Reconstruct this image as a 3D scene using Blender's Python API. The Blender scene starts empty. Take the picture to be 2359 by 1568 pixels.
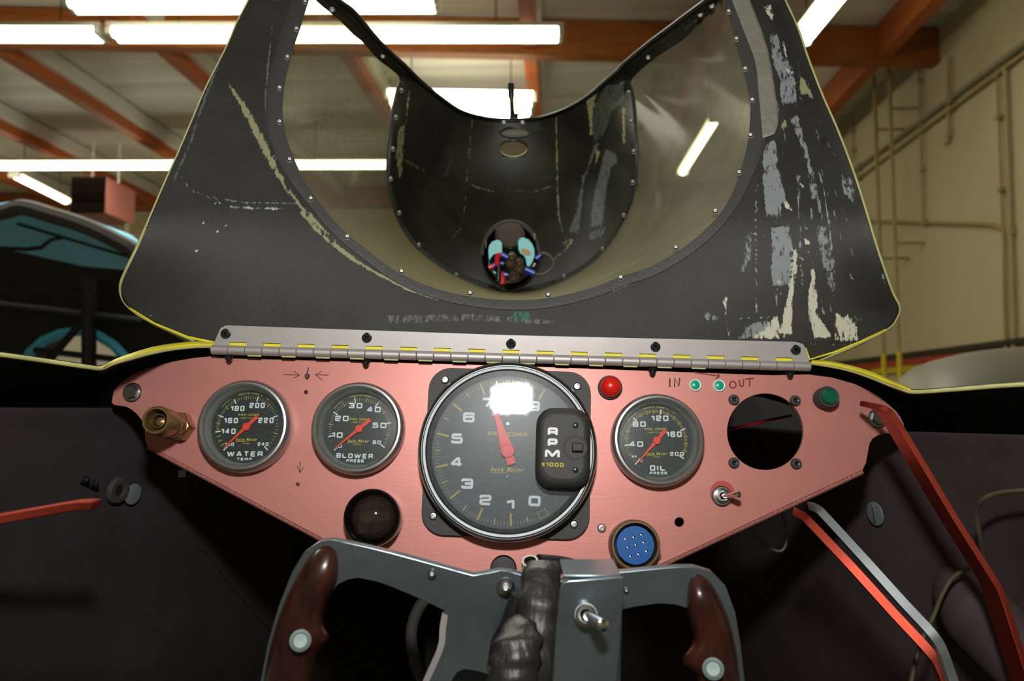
import bpy, bmesh, math, random
from mathutils import Vector, Matrix, noise, geometry
random.seed(7)
S = bpy.context.scene
COL = S.collection
PI = math.pi
F = 1800.0
def rad(a): return math.radians(a)

# ------------------------------------------------------------------ camera, world, lights, exposure
cam_d = bpy.data.cameras.new('camera')
cam = bpy.data.objects.new('camera', cam_d)
COL.objects.link(cam)
cam_d.sensor_width = 36.0
cam_d.lens = 36.0 * F / 2359.0
cam_d.clip_start = 0.02
cam_d.clip_end = 100
MC = Matrix.Translation((0, 0, 1.25)) @ Matrix.Rotation(rad(3.37), 4, 'Z') @ Matrix.Rotation(rad(90 + 4.17), 4, 'X')
cam.matrix_world = MC
cam_d.dof.use_dof = True
cam_d.dof.focus_distance = 0.60
cam_d.dof.aperture_fstop = 8.6
S.camera = cam
w = bpy.data.worlds.new('world'); S.world = w; w.use_nodes = True
w.node_tree.nodes['Background'].inputs[0].default_value = (0.9, 0.88, 0.7, 1)
w.node_tree.nodes['Background'].inputs[1].default_value = 0.03
S.view_settings.view_transform = 'Standard'
S.view_settings.look = 'None'
S.view_settings.gamma = 1
S.view_settings.use_curve_mapping = False
S.view_settings.exposure = 0.0
# the photographer's flash, on top of the camera
fl = bpy.data.lights.new('flash', 'AREA'); fl.shape = 'RECTANGLE'; fl.size = 0.052; fl.size_y = 0.038
fl.energy = 3.7; fl.color = (1.0, 0.97, 0.93)
flo = bpy.data.objects.new('flash', fl); COL.objects.link(flo)
flo.matrix_world = MC @ Matrix.Translation((0.0, 0.198, 0.0)) @ Matrix.Rotation(rad(-4), 4, 'X')
# added overhead area fill that brightens the hall; no such lamp exists
hl = bpy.data.lights.new('hall_fill', 'AREA'); hl.shape = 'RECTANGLE'; hl.size = 7; hl.size_y = 2.0
hl.energy = 410; hl.color = (1, 0.96, 0.80)
hlo = bpy.data.objects.new('hall_fill', hl); COL.objects.link(hlo)
hlo.matrix_world = Matrix.Translation((-2.5, 3.0, 5.6))

def P(px, py, d):
    return MC @ Vector(((px - 1179.5) / F * d, (784 - py) / F * d, -d))
CAMP = MC.translation.copy()

# ------------------------------------------------------------------ dash frame
TH = 13.0
def _dashframe():
    O = Vector((0, (784 - 1037) / F * 0.586, -0.586))
    n = Vector((0, math.sin(rad(TH)), math.cos(rad(TH))))
    ex = Vector((1, 0, 0)); ey = n.cross(ex)
    R = Matrix.Rotation(rad(-1.9), 3, n)
    ex = R @ ex; ey = R @ ey
    m = Matrix.Identity(4)
    for i in range(3):
        m[i][0] = ex[i]; m[i][1] = ey[i]; m[i][2] = n[i]; m[i][3] = O[i]
    return MC @ m
DM = _dashframe()
DMI = DM.inverted()
def D(px, py, h=0.0):
    """image ray met with the dash plane (raised by h): dash-frame coordinates"""
    a = DMI @ CAMP; b = DMI @ P(px, py, 1.0)
    t = (h - a.z) / (b.z - a.z)
    r = a + (b - a) * t
    return Vector((r.x, r.y, h))
def DW(px, py, h=0.0): return DM @ D(px, py, h)

# ------------------------------------------------------------------ materials
def lin(c):
    return tuple(((v / 255.0) / 12.92 if v <= 10 else (((v / 255.0) + 0.055) / 1.055) ** 2.4) for v in c) + (1.0,)
MATS = {}
def mat(name, rgb, rough=0.5, metal=0.0, bump=0.0, bscale=200.0, vary=0.0, vscale=40.0, stretch=None, emit=0.0, spec=0.5, coat=0.0, rgb2=None):
    m = bpy.data.materials.new(name); m.use_nodes = True
    nt = m.node_tree; b = nt.nodes['Principled BSDF']
    c = lin(rgb)
    b.inputs['Base Color'].default_value = c
    b.inputs['Roughness'].default_value = rough
    b.inputs['Metallic'].default_value = metal
    b.inputs['Specular IOR Level'].default_value = spec
    b.inputs['Coat Weight'].default_value = coat
    if emit > 0:
        b.inputs['Emission Color'].default_value = c; b.inputs['Emission Strength'].default_value = emit
    if vary > 0 or bump > 0 or rgb2:
        tc = nt.nodes.new('ShaderNodeTexCoord'); mp = nt.nodes.new('ShaderNodeMapping')
        nt.links.new(tc.outputs['Object'], mp.inputs[0])
        if stretch: mp.inputs['Scale'].default_value = stretch
        if vary > 0 or rgb2:
            n = nt.nodes.new('ShaderNodeTexNoise'); n.inputs['Scale'].default_value = vscale; n.inputs['Detail'].default_value = 6
            n.inputs['Roughness'].default_value = 0.65
            nt.links.new(mp.outputs[0], n.inputs['Vector'])
            r = nt.nodes.new('ShaderNodeValToRGB')
            r.color_ramp.elements[0].position = 0.32; r.color_ramp.elements[1].position = 0.68
            if rgb2: lo, hi = lin(rgb2), c
            else: lo = tuple(v * (1 - vary) for v in c[:3]) + (1,); hi = tuple(min(1, v * (1 + vary)) for v in c[:3]) + (1,)
            r.color_ramp.elements[0].color = lo; r.color_ramp.elements[1].color = hi
            nt.links.new(n.outputs['Fac'], r.inputs[0]); nt.links.new(r.outputs[0], b.inputs['Base Color'])
        if bump > 0:
            n2 = nt.nodes.new('ShaderNodeTexNoise'); n2.inputs['Scale'].default_value = bscale; n2.inputs['Detail'].default_value = 4
            nt.links.new(mp.outputs[0], n2.inputs['Vector'])
            bp = nt.nodes.new('ShaderNodeBump'); bp.inputs['Strength'].default_value = bump; bp.inputs['Distance'].default_value = 0.002
            nt.links.new(n2.outputs['Fac'], bp.inputs['Height']); nt.links.new(bp.outputs[0], b.inputs['Normal'])
    MATS[name] = m
    return m
def glassmat(name, tint=(255, 255, 255), haze=0.0, hazecol=(120, 120, 100), rough=0.02, gloss=1.0, scratch=0.0):
    m = bpy.data.materials.new(name); m.use_nodes = True
    nt = m.node_tree; nt.nodes.clear()
    out = nt.nodes.new('ShaderNodeOutputMaterial')
    tr = nt.nodes.new('ShaderNodeBsdfTransparent'); tr.inputs[0].default_value = lin(tint)
    gl = nt.nodes.new('ShaderNodeBsdfGlossy'); gl.inputs['Roughness'].default_value = rough
    df = nt.nodes.new('ShaderNodeBsdfDiffuse'); df.inputs[0].default_value = lin(hazecol)
    fr = nt.nodes.new('ShaderNodeFresnel'); fr.inputs[0].default_value = 1.45
    mul = nt.nodes.new('ShaderNodeMath'); mul.operation = 'MULTIPLY'; mul.inputs[1].default_value = gloss
    nt.links.new(fr.outputs[0], mul.inputs[0])
    m1 = nt.nodes.new('ShaderNodeMixShader'); m2 = nt.nodes.new('ShaderNodeMixShader')
    m1.inputs[0].default_value = haze
    nt.links.new(tr.outputs[0], m1.inputs[1]); nt.links.new(df.outputs[0], m1.inputs[2])
    nt.links.new(mul.outputs[0], m2.inputs[0]); nt.links.new(m1.outputs[0], m2.inputs[1]); nt.links.new(gl.outputs[0], m2.inputs[2])
    nt.links.new(m2.outputs[0], out.inputs[0])
    if haze > 0:
        tc = nt.nodes.new('ShaderNodeTexCoord')
        mp = nt.nodes.new('ShaderNodeMapping'); mp.inputs['Scale'].default_value = (1, 1, 1) if not scratch else (1, 3.5, 1)
        nt.links.new(tc.outputs['Object'], mp.inputs[0])
        n = nt.nodes.new('ShaderNodeTexNoise'); n.inputs['Scale'].default_value = 12 if not scratch else 260; n.inputs['Detail'].default_value = 8
        n.inputs['Roughness'].default_value = 0.7
        nt.links.new(mp.outputs[0], n.inputs['Vector'])
        r = nt.nodes.new('ShaderNodeMapRange'); r.inputs['From Min'].default_value = 0.35; r.inputs['From Max'].default_value = 0.75
        r.inputs['To Min'].default_value = haze * (0.75 if not scratch else 0.35); r.inputs['To Max'].default_value = haze * (1.3 if not scratch else 2.6)
        nt.links.new(n.outputs['Fac'], r.inputs['Value']); nt.links.new(r.outputs[0], m1.inputs[0])
        if scratch:
            g2 = nt.nodes.new('ShaderNodeBsdfGlossy'); g2.inputs['Roughness'].default_value = 0.3
            m3 = nt.nodes.new('ShaderNodeMixShader'); m3.inputs[0].default_value = 0.35
            nt.links.new(gl.outputs[0], m3.inputs[1]); nt.links.new(g2.outputs[0], m3.inputs[2]); nt.links.new(m3.outputs[0], m2.inputs[2])
            bp = nt.nodes.new('ShaderNodeBump'); bp.inputs['Strength'].default_value = scratch; bp.inputs['Distance'].default_value = 0.001
            nt.links.new(n.outputs['Fac'], bp.inputs['Height']); nt.links.new(bp.outputs[0], gl.inputs['Normal'])
    MATS[name] = m
    return m
def paintmat(name, rgb, rough, vary, vscale, bump):
    """base coat plus the smears stored in the 'paint' colour attribute (rgb = smear colour, a = coverage)"""
    m = mat(name, rgb, rough=rough, bump=bump, bscale=1600, vary=vary, vscale=vscale)
    nt = m.node_tree; b = nt.nodes['Principled BSDF']
    src = b.inputs['Base Color'].links[0].from_socket
    sp_ = nt.nodes.new('ShaderNodeTexNoise'); sp_.inputs['Scale'].default_value = 1400; sp_.inputs['Detail'].default_value = 3
    tc0 = nt.nodes.new('ShaderNodeTexCoord'); nt.links.new(tc0.outputs['Object'], sp_.inputs['Vector'])
    rs_ = nt.nodes.new('ShaderNodeMapRange'); rs_.inputs['From Min'].default_value = .35; rs_.inputs['From Max'].default_value = .68; rs_.inputs['To Min'].default_value = .62; rs_.inputs['To Max'].default_value = 1.4
    nt.links.new(sp_.outputs['Fac'], rs_.inputs['Value'])
    bpt = nt.nodes.new('ShaderNodeAttribute'); bpt.attribute_name = 'dark_zone'
    dk_ = nt.nodes.new('ShaderNodeMath'); dk_.operation = 'MULTIPLY_ADD'; dk_.inputs[1].default_value = -0.45; dk_.inputs[2].default_value = 1.0
    nt.links.new(bpt.outputs['Fac'], dk_.inputs[0])
    ml_ = nt.nodes.new('ShaderNodeMath'); ml_.operation = 'MULTIPLY'
    nt.links.new(rs_.outputs[0], ml_.inputs[0]); nt.links.new(dk_.outputs[0], ml_.inputs[1]); rs_ = ml_
    vm_ = nt.nodes.new('ShaderNodeVectorMath'); vm_.operation = 'SCALE'
    nt.links.new(src, vm_.inputs[0]); nt.links.new(rs_.outputs[0], vm_.inputs['Scale']); src = vm_.outputs[0]
    at = nt.nodes.new('ShaderNodeAttribute'); at.attribute_name = 'paint'
    tc = nt.nodes.new('ShaderNodeTexCoord')
    mp = nt.nodes.new('ShaderNodeMapping'); mp.inputs['Scale'].default_value = (2.2, 1.0, 0.8)
    nt.links.new(tc.outputs['Object'], mp.inputs[0])
    n = nt.nodes.new('ShaderNodeTexNoise'); n.inputs['Scale'].default_value = 150; n.inputs['Detail'].default_value = 8; n.inputs['Roughness'].default_value = 0.75
    nt.links.new(mp.outputs[0], n.inputs['Vector'])
    a = nt.nodes.new('ShaderNodeMath'); a.operation = 'ADD'
    am = nt.nodes.new('ShaderNodeMath'); am.operation = 'MULTIPLY_ADD'; am.inputs[1].default_value = 1.8; am.inputs[2].default_value = -0.4
    nt.links.new(n.outputs['Fac'], am.inputs[0])
    nt.links.new(at.outputs['Alpha'], a.inputs[0]); nt.links.new(am.outputs[0], a.inputs[1])
    mr = nt.nodes.new('ShaderNodeMapRange'); mr.inputs['From Min'].default_value = 0.92; mr.inputs['From Max'].default_value = 1.03
    nt.links.new(a.outputs[0], mr.inputs['Value'])
    mx = nt.nodes.new('ShaderNodeMix'); mx.data_type = 'RGBA'
    nt.links.new(mr.outputs[0], mx.inputs['Factor']); nt.links.new(src, mx.inputs[6]); nt.links.new(at.outputs['Color'], mx.inputs[7])
    nt.links.new(mx.outputs[2], b.inputs['Base Color'])
    return m

mat('anodized', (198, 131, 123), rough=0.45, metal=0.35, bump=0.03, bscale=500, vary=0.05, vscale=30, stretch=(0.15, 1, 1))
mat('anodized_bar', (156, 62, 46), rough=0.46, metal=0.9)
mat('bezel', (168, 170, 170), rough=0.38, metal=0.85)
mat('chrome', (225, 228, 230), rough=0.12, metal=1.0)
mat('steel', (175, 178, 178), rough=0.3, metal=1.0)
mat('alu', (142, 158, 168), rough=0.30, metal=0.9, bump=0.04, bscale=60, vary=0.22, vscale=14)
mat('lever_alu', (118, 124, 126), rough=0.45, metal=0.6)
mat('washer_red', (184, 70, 66), rough=0.5)
mat('disc_pale', (132, 134, 116), rough=0.6)
mat('screw_steel', (120, 120, 116), rough=0.38, metal=0.8)
mat('rivet_alu', (132, 146, 146), rough=0.5, metal=0.4)
mat('grey_ring', (96, 100, 102), rough=0.4, metal=0.8)
mat('alu_matte', (184, 180, 178), rough=0.5, metal=0.55, vary=0.06, vscale=25)
mat('darksteel', (58, 66, 66), rough=0.3, metal=0.8)
mat('dial', (24, 28, 28), rough=0.5)
mat('dial_tach', (70, 77, 79), rough=0.55)
mat('dial_well', (150, 152, 146), rough=0.5, metal=0.3)
mat('black_well', (22, 22, 22), rough=0.4)
mat('print_white', (232, 238, 240), rough=0.6)
mat('print_yellow', (196, 176, 40), rough=0.6)
mat('print_gold', (190, 165, 80), rough=0.6)
mat('needle', (255, 60, 18), rough=0.5)
mat('needle_red', (245, 48, 52), rough=0.5)
mat('tach_plastic', (46, 47, 47), rough=0.55, bump=0.15, bscale=1500)
mat('plastic_black', (20, 20, 21), rough=0.45)
mat('rubber', (58, 58, 56), rough=0.7)
mat('gloss_black', (16, 15, 15), rough=0.15, coat=0.5)
mat('brown_lens', (46, 36, 32), rough=0.06, coat=1.0)
mat('red_lens', (214, 30, 14), rough=0.3)
mat('green_lens', (0, 92, 66), rough=0.15, coat=0.5)
mat('teal_lens', (0, 165, 140), rough=0.35)
mat('white_ring', (225, 228, 222), rough=0.5)
mat('blue_plastic', (0, 90, 168), rough=0.4)
mat('brass', (150, 124, 82), rough=0.36, metal=0.75, vary=0.15, vscale=200)
mat('brass_dark', (110, 92, 66), rough=0.4, metal=0.7)
mat('yellow_paint', (232, 222, 60), rough=0.45, vary=0.05, vscale=60)
mat('yellow_edge', (186, 186, 120), rough=0.6, vary=0.15, vscale=90)
mat('marker', (70, 38, 36), rough=0.8)
mat('marker_brown', (120, 52, 48), rough=0.8)
mat('body_black', (13, 13, 14), rough=0.32, bump=0.1, bscale=40)
mat('pad', (54, 48, 52), rough=0.75, bump=0.25, bscale=900, vary=0.22, vscale=14)
mat('pad_brown', (70, 58, 60), rough=0.7, bump=0.2, bscale=700, vary=0.25, vscale=10)
mat('tub', (18, 17, 19), rough=0.85)
mat('retainer', (58, 58, 57), rough=0.55, bump=0.15, bscale=500, vary=0.12, vscale=60)
mat('seam_shade_dark', (8, 8, 8), rough=0.9)
mat('duct_tape', (124, 123, 114), rough=0.45, bump=0.5, bscale=80, vary=0.1, vscale=40, stretch=(1, 1, 2.5))
mat('electrical_tape', (30, 29, 27), rough=0.42, bump=0.7, bscale=120, stretch=(1, 1, .3))
mat('grip_wood', (66, 31, 23), rough=0.3, coat=0.4, rgb2=(34, 15, 12), vscale=28, stretch=(3.5, 3.5, .8))
mat('turquoise', (84, 196, 196), rough=0.4)
mat('terminal_blue', (20, 50, 160), rough=0.35)
mat('terminal_red', (205, 30, 44), rough=0.35)
mat('wire_red', (176, 24, 52), rough=0.4)
mat('wire_gray', (90, 92, 84), rough=0.5)
mat('olive_cable', (74, 72, 52), rough=0.6)
mat('label_tan', (196, 156, 84), rough=0.6)
mat('motor_brown', (88, 78, 70), rough=0.35)
mat('wall_paint', (194, 182, 150), rough=0.85, vary=0.05, vscale=0.8)
mat('wall_trim', (176, 162, 120), rough=0.8)
mat('ceil', (226, 222, 210), rough=0.5, bump=1.0, bscale=3, vary=0.22, vscale=1.3, stretch=(.07, 1.9, 1))
mat('foil', (225, 225, 220), rough=0.4)
mat('wood', (158, 88, 32), rough=0.65, vary=0.25, vscale=2.5, stretch=(1, .5, 9))
mat('wood_y', (176, 92, 40), rough=0.65, vary=0.2, vscale=2.5, stretch=(6, .3, 6))
mat('floor_mat', (95, 92, 84), rough=0.7, vary=0.1, vscale=1)
mat('fixture', (215, 212, 196), rough=0.5)
mat('heater_front', (20, 15, 12), rough=1.0, spec=0.0)
mat('heater_side', (196, 124, 118), rough=0.6)
mat('teal_body', (84, 186, 220), rough=0.5, vary=0.15, vscale=2)
mat('gray_edge', (74, 71, 68), rough=0.7, vary=0.15, vscale=4)
mat('dark_frame', (18, 17, 14), rough=0.6)
mat('ochre_pipe', (166, 146, 92), rough=0.6)
mat('safety_yellow', (212, 186, 40), rough=0.6)
mat('safety_red', (170, 60, 40), rough=0.6)
mat('dark_rail', (52, 46, 34), rough=0.6)
mat('olive_vinyl', (84, 83, 66), rough=0.5, bump=0.2, bscale=12, vary=0.06, vscale=8)
mat('silver_pipe', (150, 145, 115), rough=0.5, metal=0.2)
mat('panel_white', (238, 234, 222), rough=0.6)
mat('tube_glow', (255, 251, 222), rough=0.5, emit=11.0)
glassmat('canopy_glass', (225, 226, 205), haze=0.48, hazecol=(140, 139, 120), rough=0.2, gloss=0.03)
glassmat('gauge_glass', (240, 246, 246), haze=0.035, hazecol=(150, 170, 175), rough=0.12, gloss=0.8, scratch=0.15)
glassmat('tach_glass', (236, 242, 244), haze=0.05, hazecol=(170, 185, 195), rough=0.02, gloss=1.0, scratch=0.014)
paintmat('canopy_fiberglass', (38, 39, 35), 0.6, 0.38, 13, 0.1)
paintmat('canopy_roof', (46, 47, 33), 0.45, 0.45, 14, 0.1)

# ------------------------------------------------------------------ mesh helpers
ROOTM = {}
class MB:
    def __init__(s, m=None):
        s.v = []; s.f = []; s.m = m or Matrix.Identity(4)
    def add(s, verts, faces, m=None):
        o = len(s.v); t = s.m @ m if m else s.m
        s.v += [t @ Vector(p) for p in verts]
        s.f += [tuple(i + o for i in f) for f in faces]
        return s
    def box(s, c, size, m=None):
        x, y, z = [q / 2 for q in size]
        vs = [(c[0] + i * x, c[1] + j * y, c[2] + k * z) for k in (-1, 1) for j in (-1, 1) for i in (-1, 1)]
        return s.add(vs, [(0, 2, 3, 1), (4, 5, 7, 6), (0, 1, 5, 4), (2, 6, 7, 3), (0, 4, 6, 2), (1, 3, 7, 5)], m)
    def lathe(s, prof, n=32, m=None, close=False):
        vs = []; fs = []
        for r, z in prof:
            for k in range(n):
                a = 2 * PI * k / n; vs.append((r * math.cos(a), r * math.sin(a), z))
        L = len(prof)
        for i in range(L - 1):
            for k in range(n):
                k2 = (k + 1) % n
                fs.append((i * n + k, i * n + k2, (i + 1) * n + k2, (i + 1) * n + k))
        if close: fs.append(tuple(range(n - 1, -1, -1))); fs.append(tuple((L - 1) * n + k for k in range(n)))
        return s.add(vs, fs, m)
    def tube(s, pts, r, n=10, caps=True, m=None):
        pts = [Vector(p) for p in pts]; L = len(pts)
        rs = r if isinstance(r, (list, tuple)) else [r] * L
        t0 = (pts[1] - pts[0]).normalized()
        up = Vector((0, 0, 1)) if abs(t0.z) < 0.9 else Vector((1, 0, 0))
        nn = (up - t0 * up.dot(t0)).normalized()
        vs = []; fs = []
        for i in range(L):
            t = (pts[min(i + 1, L - 1)] - pts[max(i - 1, 0)])
            t = t.normalized() if t.length > 1e-9 else t0
            nn = (nn - t * nn.dot(t)).normalized(); bb = t.cross(nn)
            for k in range(n):
                a = 2 * PI * k / n
                vs.append(pts[i] + (nn * math.cos(a) + bb * math.sin(a)) * rs[i])
        for i in range(L - 1):
            for k in range(n):
                k2 = (k + 1) % n
                fs.append((i * n + k, i * n + k2, (i + 1) * n + k2, (i + 1) * n + k))
        if caps: fs.append(tuple(range(n - 1, -1, -1))); fs.append(tuple((L - 1) * n + k for k in range(n)))
        return s.add(vs, fs, m)
    def bar(s, pts, wv, hv, m=None):
        """rectangular bar swept along pts; wv, hv = half-extent vectors (or lists)"""
        vs = []; fs = []; L = len(pts)
        for i, p in enumerate(pts):
            p = Vector(p); a = wv[i] if isinstance(wv, list) else wv; b = hv[i] if isinstance(hv, list) else hv
            vs += [p - a - b, p + a - b, p + a + b, p - a + b]
        for i in range(L - 1):
            o = i * 4
            for k in range(4):
                k2 = (k + 1) % 4
                fs.append((o + k, o + k2, o + 4 + k2, o + 4 + k))
        fs += [(3, 2, 1, 0), tuple((L - 1) * 4 + k for k in range(4))]
        return s.add(vs, fs, m)
    def prism(s, poly, z0, z1, holes=(), m=None):
        loops = [[Vector((p[0], p[1], 0)) for p in poly]] + [[Vector((p[0], p[1], 0)) for p in h] for h in holes]
        tri = geometry.tessellate_polygon(loops)
        flat = [p for l in loops for p in l]; N = len(flat)
        vs = [(p.x, p.y, z0) for p in flat] + [(p.x, p.y, z1) for p in flat]
        fs = [tuple(t) for t in tri] + [tuple(i + N for i in reversed(t)) for t in tri]
        o = 0
        for l in loops:
            n = len(l)
            for k in range(n): fs.append((o + k, o + (k + 1) % n, N + o + (k + 1) % n, N + o + k))
            o += n
        return s.add(vs, fs, m)
    def grid(s, rows, m=None, wrap=False):
        """rows = list of equally long lists of points"""
        n = len(rows[0]); vs = [p for r in rows for p in r]; fs = []
        for i in range(len(rows) - 1):
            for k in range(n if wrap else n - 1):
                k2 = (k + 1) % n
                fs.append((i * n + k, i * n + k2, (i + 1) * n + k2, (i + 1) * n + k))
        return s.add(vs, fs, m)
    def build(s, name, material, parent=None, world=False, angle=35, solid=0, bevel=0, flat=False):
        me = bpy.data.meshes.new(name)
        vs = s.v
        if parent is not None and world:
            inv = ROOTM[parent.name].inverted(); vs = [inv @ p for p in vs]
        me.from_pydata([tuple(p) for p in vs], [], s.f)
        bm = bmesh.new(); bm.from_mesh(me); bmesh.ops.recalc_face_normals(bm, faces=bm.faces[:]); bm.to_mesh(me); bm.free()
        me.materials.append(MATS[material])
        if not flat:
            for p in me.polygons: p.use_smooth = True
            me.set_sharp_from_angle(angle=rad(angle))
        o = bpy.data.objects.new(name, me); COL.objects.link(o)
        if parent is not None: o.parent = parent
        if solid:
            md = o.modifiers.new('thickness', 'SOLIDIFY'); md.thickness = abs(solid); md.offset = 1 if solid > 0 else -1
        if bevel:
            md = o.modifiers.new('edge', 'BEVEL'); md.width = bevel; md.segments = 2; md.limit_method = 'ANGLE'; md.angle_limit = rad(40)
        return o
def tag(o, label, cat, group=None, kind=None):
    o['label'] = label; o['category'] = cat
    if group: o['group'] = group
    if kind: o['kind'] = kind
    return o
def thing(name, m, label, cat, group=None):
    o = bpy.data.objects.new(name, None); COL.objects.link(o)
    if not isinstance(m, Matrix): m = Matrix.Translation(m)
    o.matrix_world = m; o.empty_display_size = 0.01
    ROOTM[o.name] = m.copy()
    return tag(o, label, cat, group)
def struct(o):
    o['kind'] = 'structure'; return o
def T(x=0, y=0, z=0): return Matrix.Translation((x, y, z))
def dash_at(px, py, roll=0.0, h=0.0):
    return DM @ Matrix.Translation(D(px, py, h)) @ Matrix.Rotation(rad(roll), 4, 'Z')
def copy_tree(o, parent=None):
    c = o.copy(); COL.objects.link(c)
    if parent is not None: c.parent = parent
    else: ROOTM[c.name] = ROOTM[o.name].copy()
    for ch in list(o.children): copy_tree(ch, c)
    return c
def circ(cx, cy, r, n=40, a0=0): return [(cx + r * math.cos(a0 + 2 * PI * k / n), cy + r * math.sin(a0 + 2 * PI * k / n)) for k in range(n)]
def rrect(x0, y0, x1, y1, r, n=8):
    out = []
    for cx, cy, a in ((x1 - r, y1 - r, 0), (x0 + r, y1 - r, 90), (x0 + r, y0 + r, 180), (x1 - r, y0 + r, 270)):
        for k in range(n + 1):
            t = rad(a + 90 * k / n); out.append((cx + r * math.cos(t), cy + r * math.sin(t)))
    return out
def catmull(pts, sub=8, closed=False):
    pts = [Vector(p) for p in pts]; out = []; L = len(pts)
    rng = range(L if closed else L - 1)
    for i in rng:
        if closed: a, b, c, d = pts[(i - 1) % L], pts[i], pts[(i + 1) % L], pts[(i + 2) % L]
        else: a, b, c, d = pts[max(i - 1, 0)], pts[i], pts[i + 1], pts[min(i + 2, L - 1)]
        for k in range(sub):
            t = k / sub
            out.append(0.5 * ((2 * b) + (c - a) * t + (2 * a - 5 * b + 4 * c - d) * t * t + (3 * b - a - 3 * c + d) * t ** 3))
    if not closed: out.append(pts[-1])
    return out
def resample(pts, n):
    """n+1 points equally spaced along the polyline"""
    cum = [0]
    for a, b in zip(pts, pts[1:]): cum.append(cum[-1] + (Vector(b) - Vector(a)).length)
    out = []; j = 0
    for k in range(n + 1):
        s_ = cum[-1] * k / n
        while j < len(cum) - 2 and cum[j + 1] < s_: j += 1
        t = (s_ - cum[j]) / max(1e-9, cum[j + 1] - cum[j])
        out.append(Vector(pts[j]).lerp(Vector(pts[j + 1]), min(1, t)))
    return out
def sect(pts, breaks, counts, sub=8):
    """smooth a path, resample it section by section between the given original indices"""
    sm = catmull([Vector(p) for p in pts], sub); out = []
    for (a, b), n in zip(zip(breaks, breaks[1:]), counts):
        r = resample(sm[a * sub:b * sub + 1], n)
        out += r if not out else r[1:]
    return out

# stroke lettering ------------------------------------------------------------
GL = {
 '0': ([[(0, 0), (1, 0), (1, 1), (0, 1)]], 1), '1': ([[(.0, .78), (.42, .98), (.42, 0)]], 0), '2': ([[(0, .7), (0, 1), (1, 1), (1, .53), (0, .45), (0, 0), (1, 0)]], 0),
 '3': ([[(0, .78), (0, 1), (1, 1), (1, .5), (.25, .5)], [(1, .52), (1, 0), (0, 0), (0, .22)]], 0), '4': ([[(.78, 0), (.78, 1), (.6, 1), (0, .25), (1.05, .25)]], 0),
 '5': ([[(1, 1), (.04, 1), (.04, .56), (1, .56), (1, 0), (0, 0), (0, .2)]], 0), '6': ([[(1, .8), (1, 1), (0, 1), (0, 0), (1, 0), (1, .56), (0, .56)]], 0),
 '7': ([[(0, 1), (1, 1), (1, .85), (.4, 0)]], 0), '8': ([[(0, .52), (0, 0), (1, 0), (1, .52), (0, .52), (.04, 1), (.96, 1), (1, .52)]], 0),
 '9': ([[(0, .2), (0, 0), (1, 0), (1, 1), (0, 1), (0, .44), (1, .44)]], 0),
 'A': ([[(0, 0), (.42, 1), (.58, 1), (1, 0)], [(.16, .26), (.84, .26)]], 0), 'B': ([[(0, 0), (0, 1), (.95, 1), (.95, .53), (0, .53)], [(.5, .53), (1, .53), (1, 0), (0, 0)]], 0),
 'C': ([[(1, .78), (1, 1), (0, 1), (0, 0), (1, 0), (1, .22)]], 0), 'D': ([[(0, 0), (0, 1), (1, 1), (1, 0), (0, 0)]], 0), 'E': ([[(1, 1), (0, 1), (0, 0), (1, 0)], [(0, .5), (.9, .5)]], 0),
 'F': ([[(1, 1), (0, 1), (0, 0)], [(0, .48), (.9, .48)]], 0), 'G': ([[(1, .8), (1, 1), (0, 1), (0, 0), (1, 0), (1, .45), (.55, .45)]], 0), 'I': ([[(.5, 0), (.5, 1)]], 0),
 'L': ([[(0, 1), (0, 0), (1, 0)]], 0), 'M': ([[(0, 0), (0, 1), (.16, 1), (.5, .15), (.84, 1), (1, 1), (1, 0)]], 0), 'N': ([[(0, 0), (0, 1), (.12, 1), (.88, 0), (1, 0), (1, 1)]], 0),
 'O': ([[(0, 0), (1, 0), (1, 1), (0, 1)]], 1), 'P': ([[(0, 0), (0, 1), (1, 1), (1, .38), (0, .38)]], 0), 'Q': ([[(0, 0), (1, 0), (1, 1), (0, 1), (0, 0)], [(.6, .25), (1, -.1)]], 0),
 'R': ([[(0, 0), (0, 1), (1, 1), (1, .42), (0, .42)], [(.62, .42), (1, .3), (1, 0)]], 0), 'S': ([[(1, .78), (1, 1), (0, 1), (0, .53), (1, .47), (1, 0), (0, 0), (0, .22)]], 0),
 'T': ([[(0, 1), (1, 1)], [(.5, 1), (.5, 0)]], 0), 'U': ([[(0, 1), (0, 0), (1, 0), (1, 1)]], 0), 'W': ([[(0, 1), (.24, 0), (.3, 0), (.5, .95), (.7, 0), (.76, 0), (1, 1)]], 0),
 'X': ([[(0, 1), (1, 0)], [(0, 0), (1, 1)]], 0), 'Y': ([[(0, 1), (.5, .45), (1, 1)], [(.5, .45), (.5, 0)]], 0), '-': ([[(.15, .45), (.85, .45)]], 0), '.': ([[(.4, 0), (.6, 0)]], 0),
 'u': ([[(0, .68), (0, 0), (1, 0), (1, .68)]], 0), 't': ([[(.35, .95), (.35, 0), (.9, 0)], [(0, .68), (.85, .68)]], 0), 'o': ([[(0, 0), (1, 0), (1, .68), (0, .68)]], 1),
 'e': ([[(0, .34), (1, .34), (1, .68), (0, .68), (0, 0), (1, 0)]], 0), 'r': ([[(0, 0), (0, .68), (.95, .68), (.95, .55)]], 0), ',': ([[(.5, .05), (.4, -.15)]], 0)}
WID = {'1': .5, 'I': .25, 'W': 1.5, 'M': 1.15, '-': .8, '.': .4, ' ': .7, ',': .4, 't': .85, 'A': 1.1}
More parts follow.
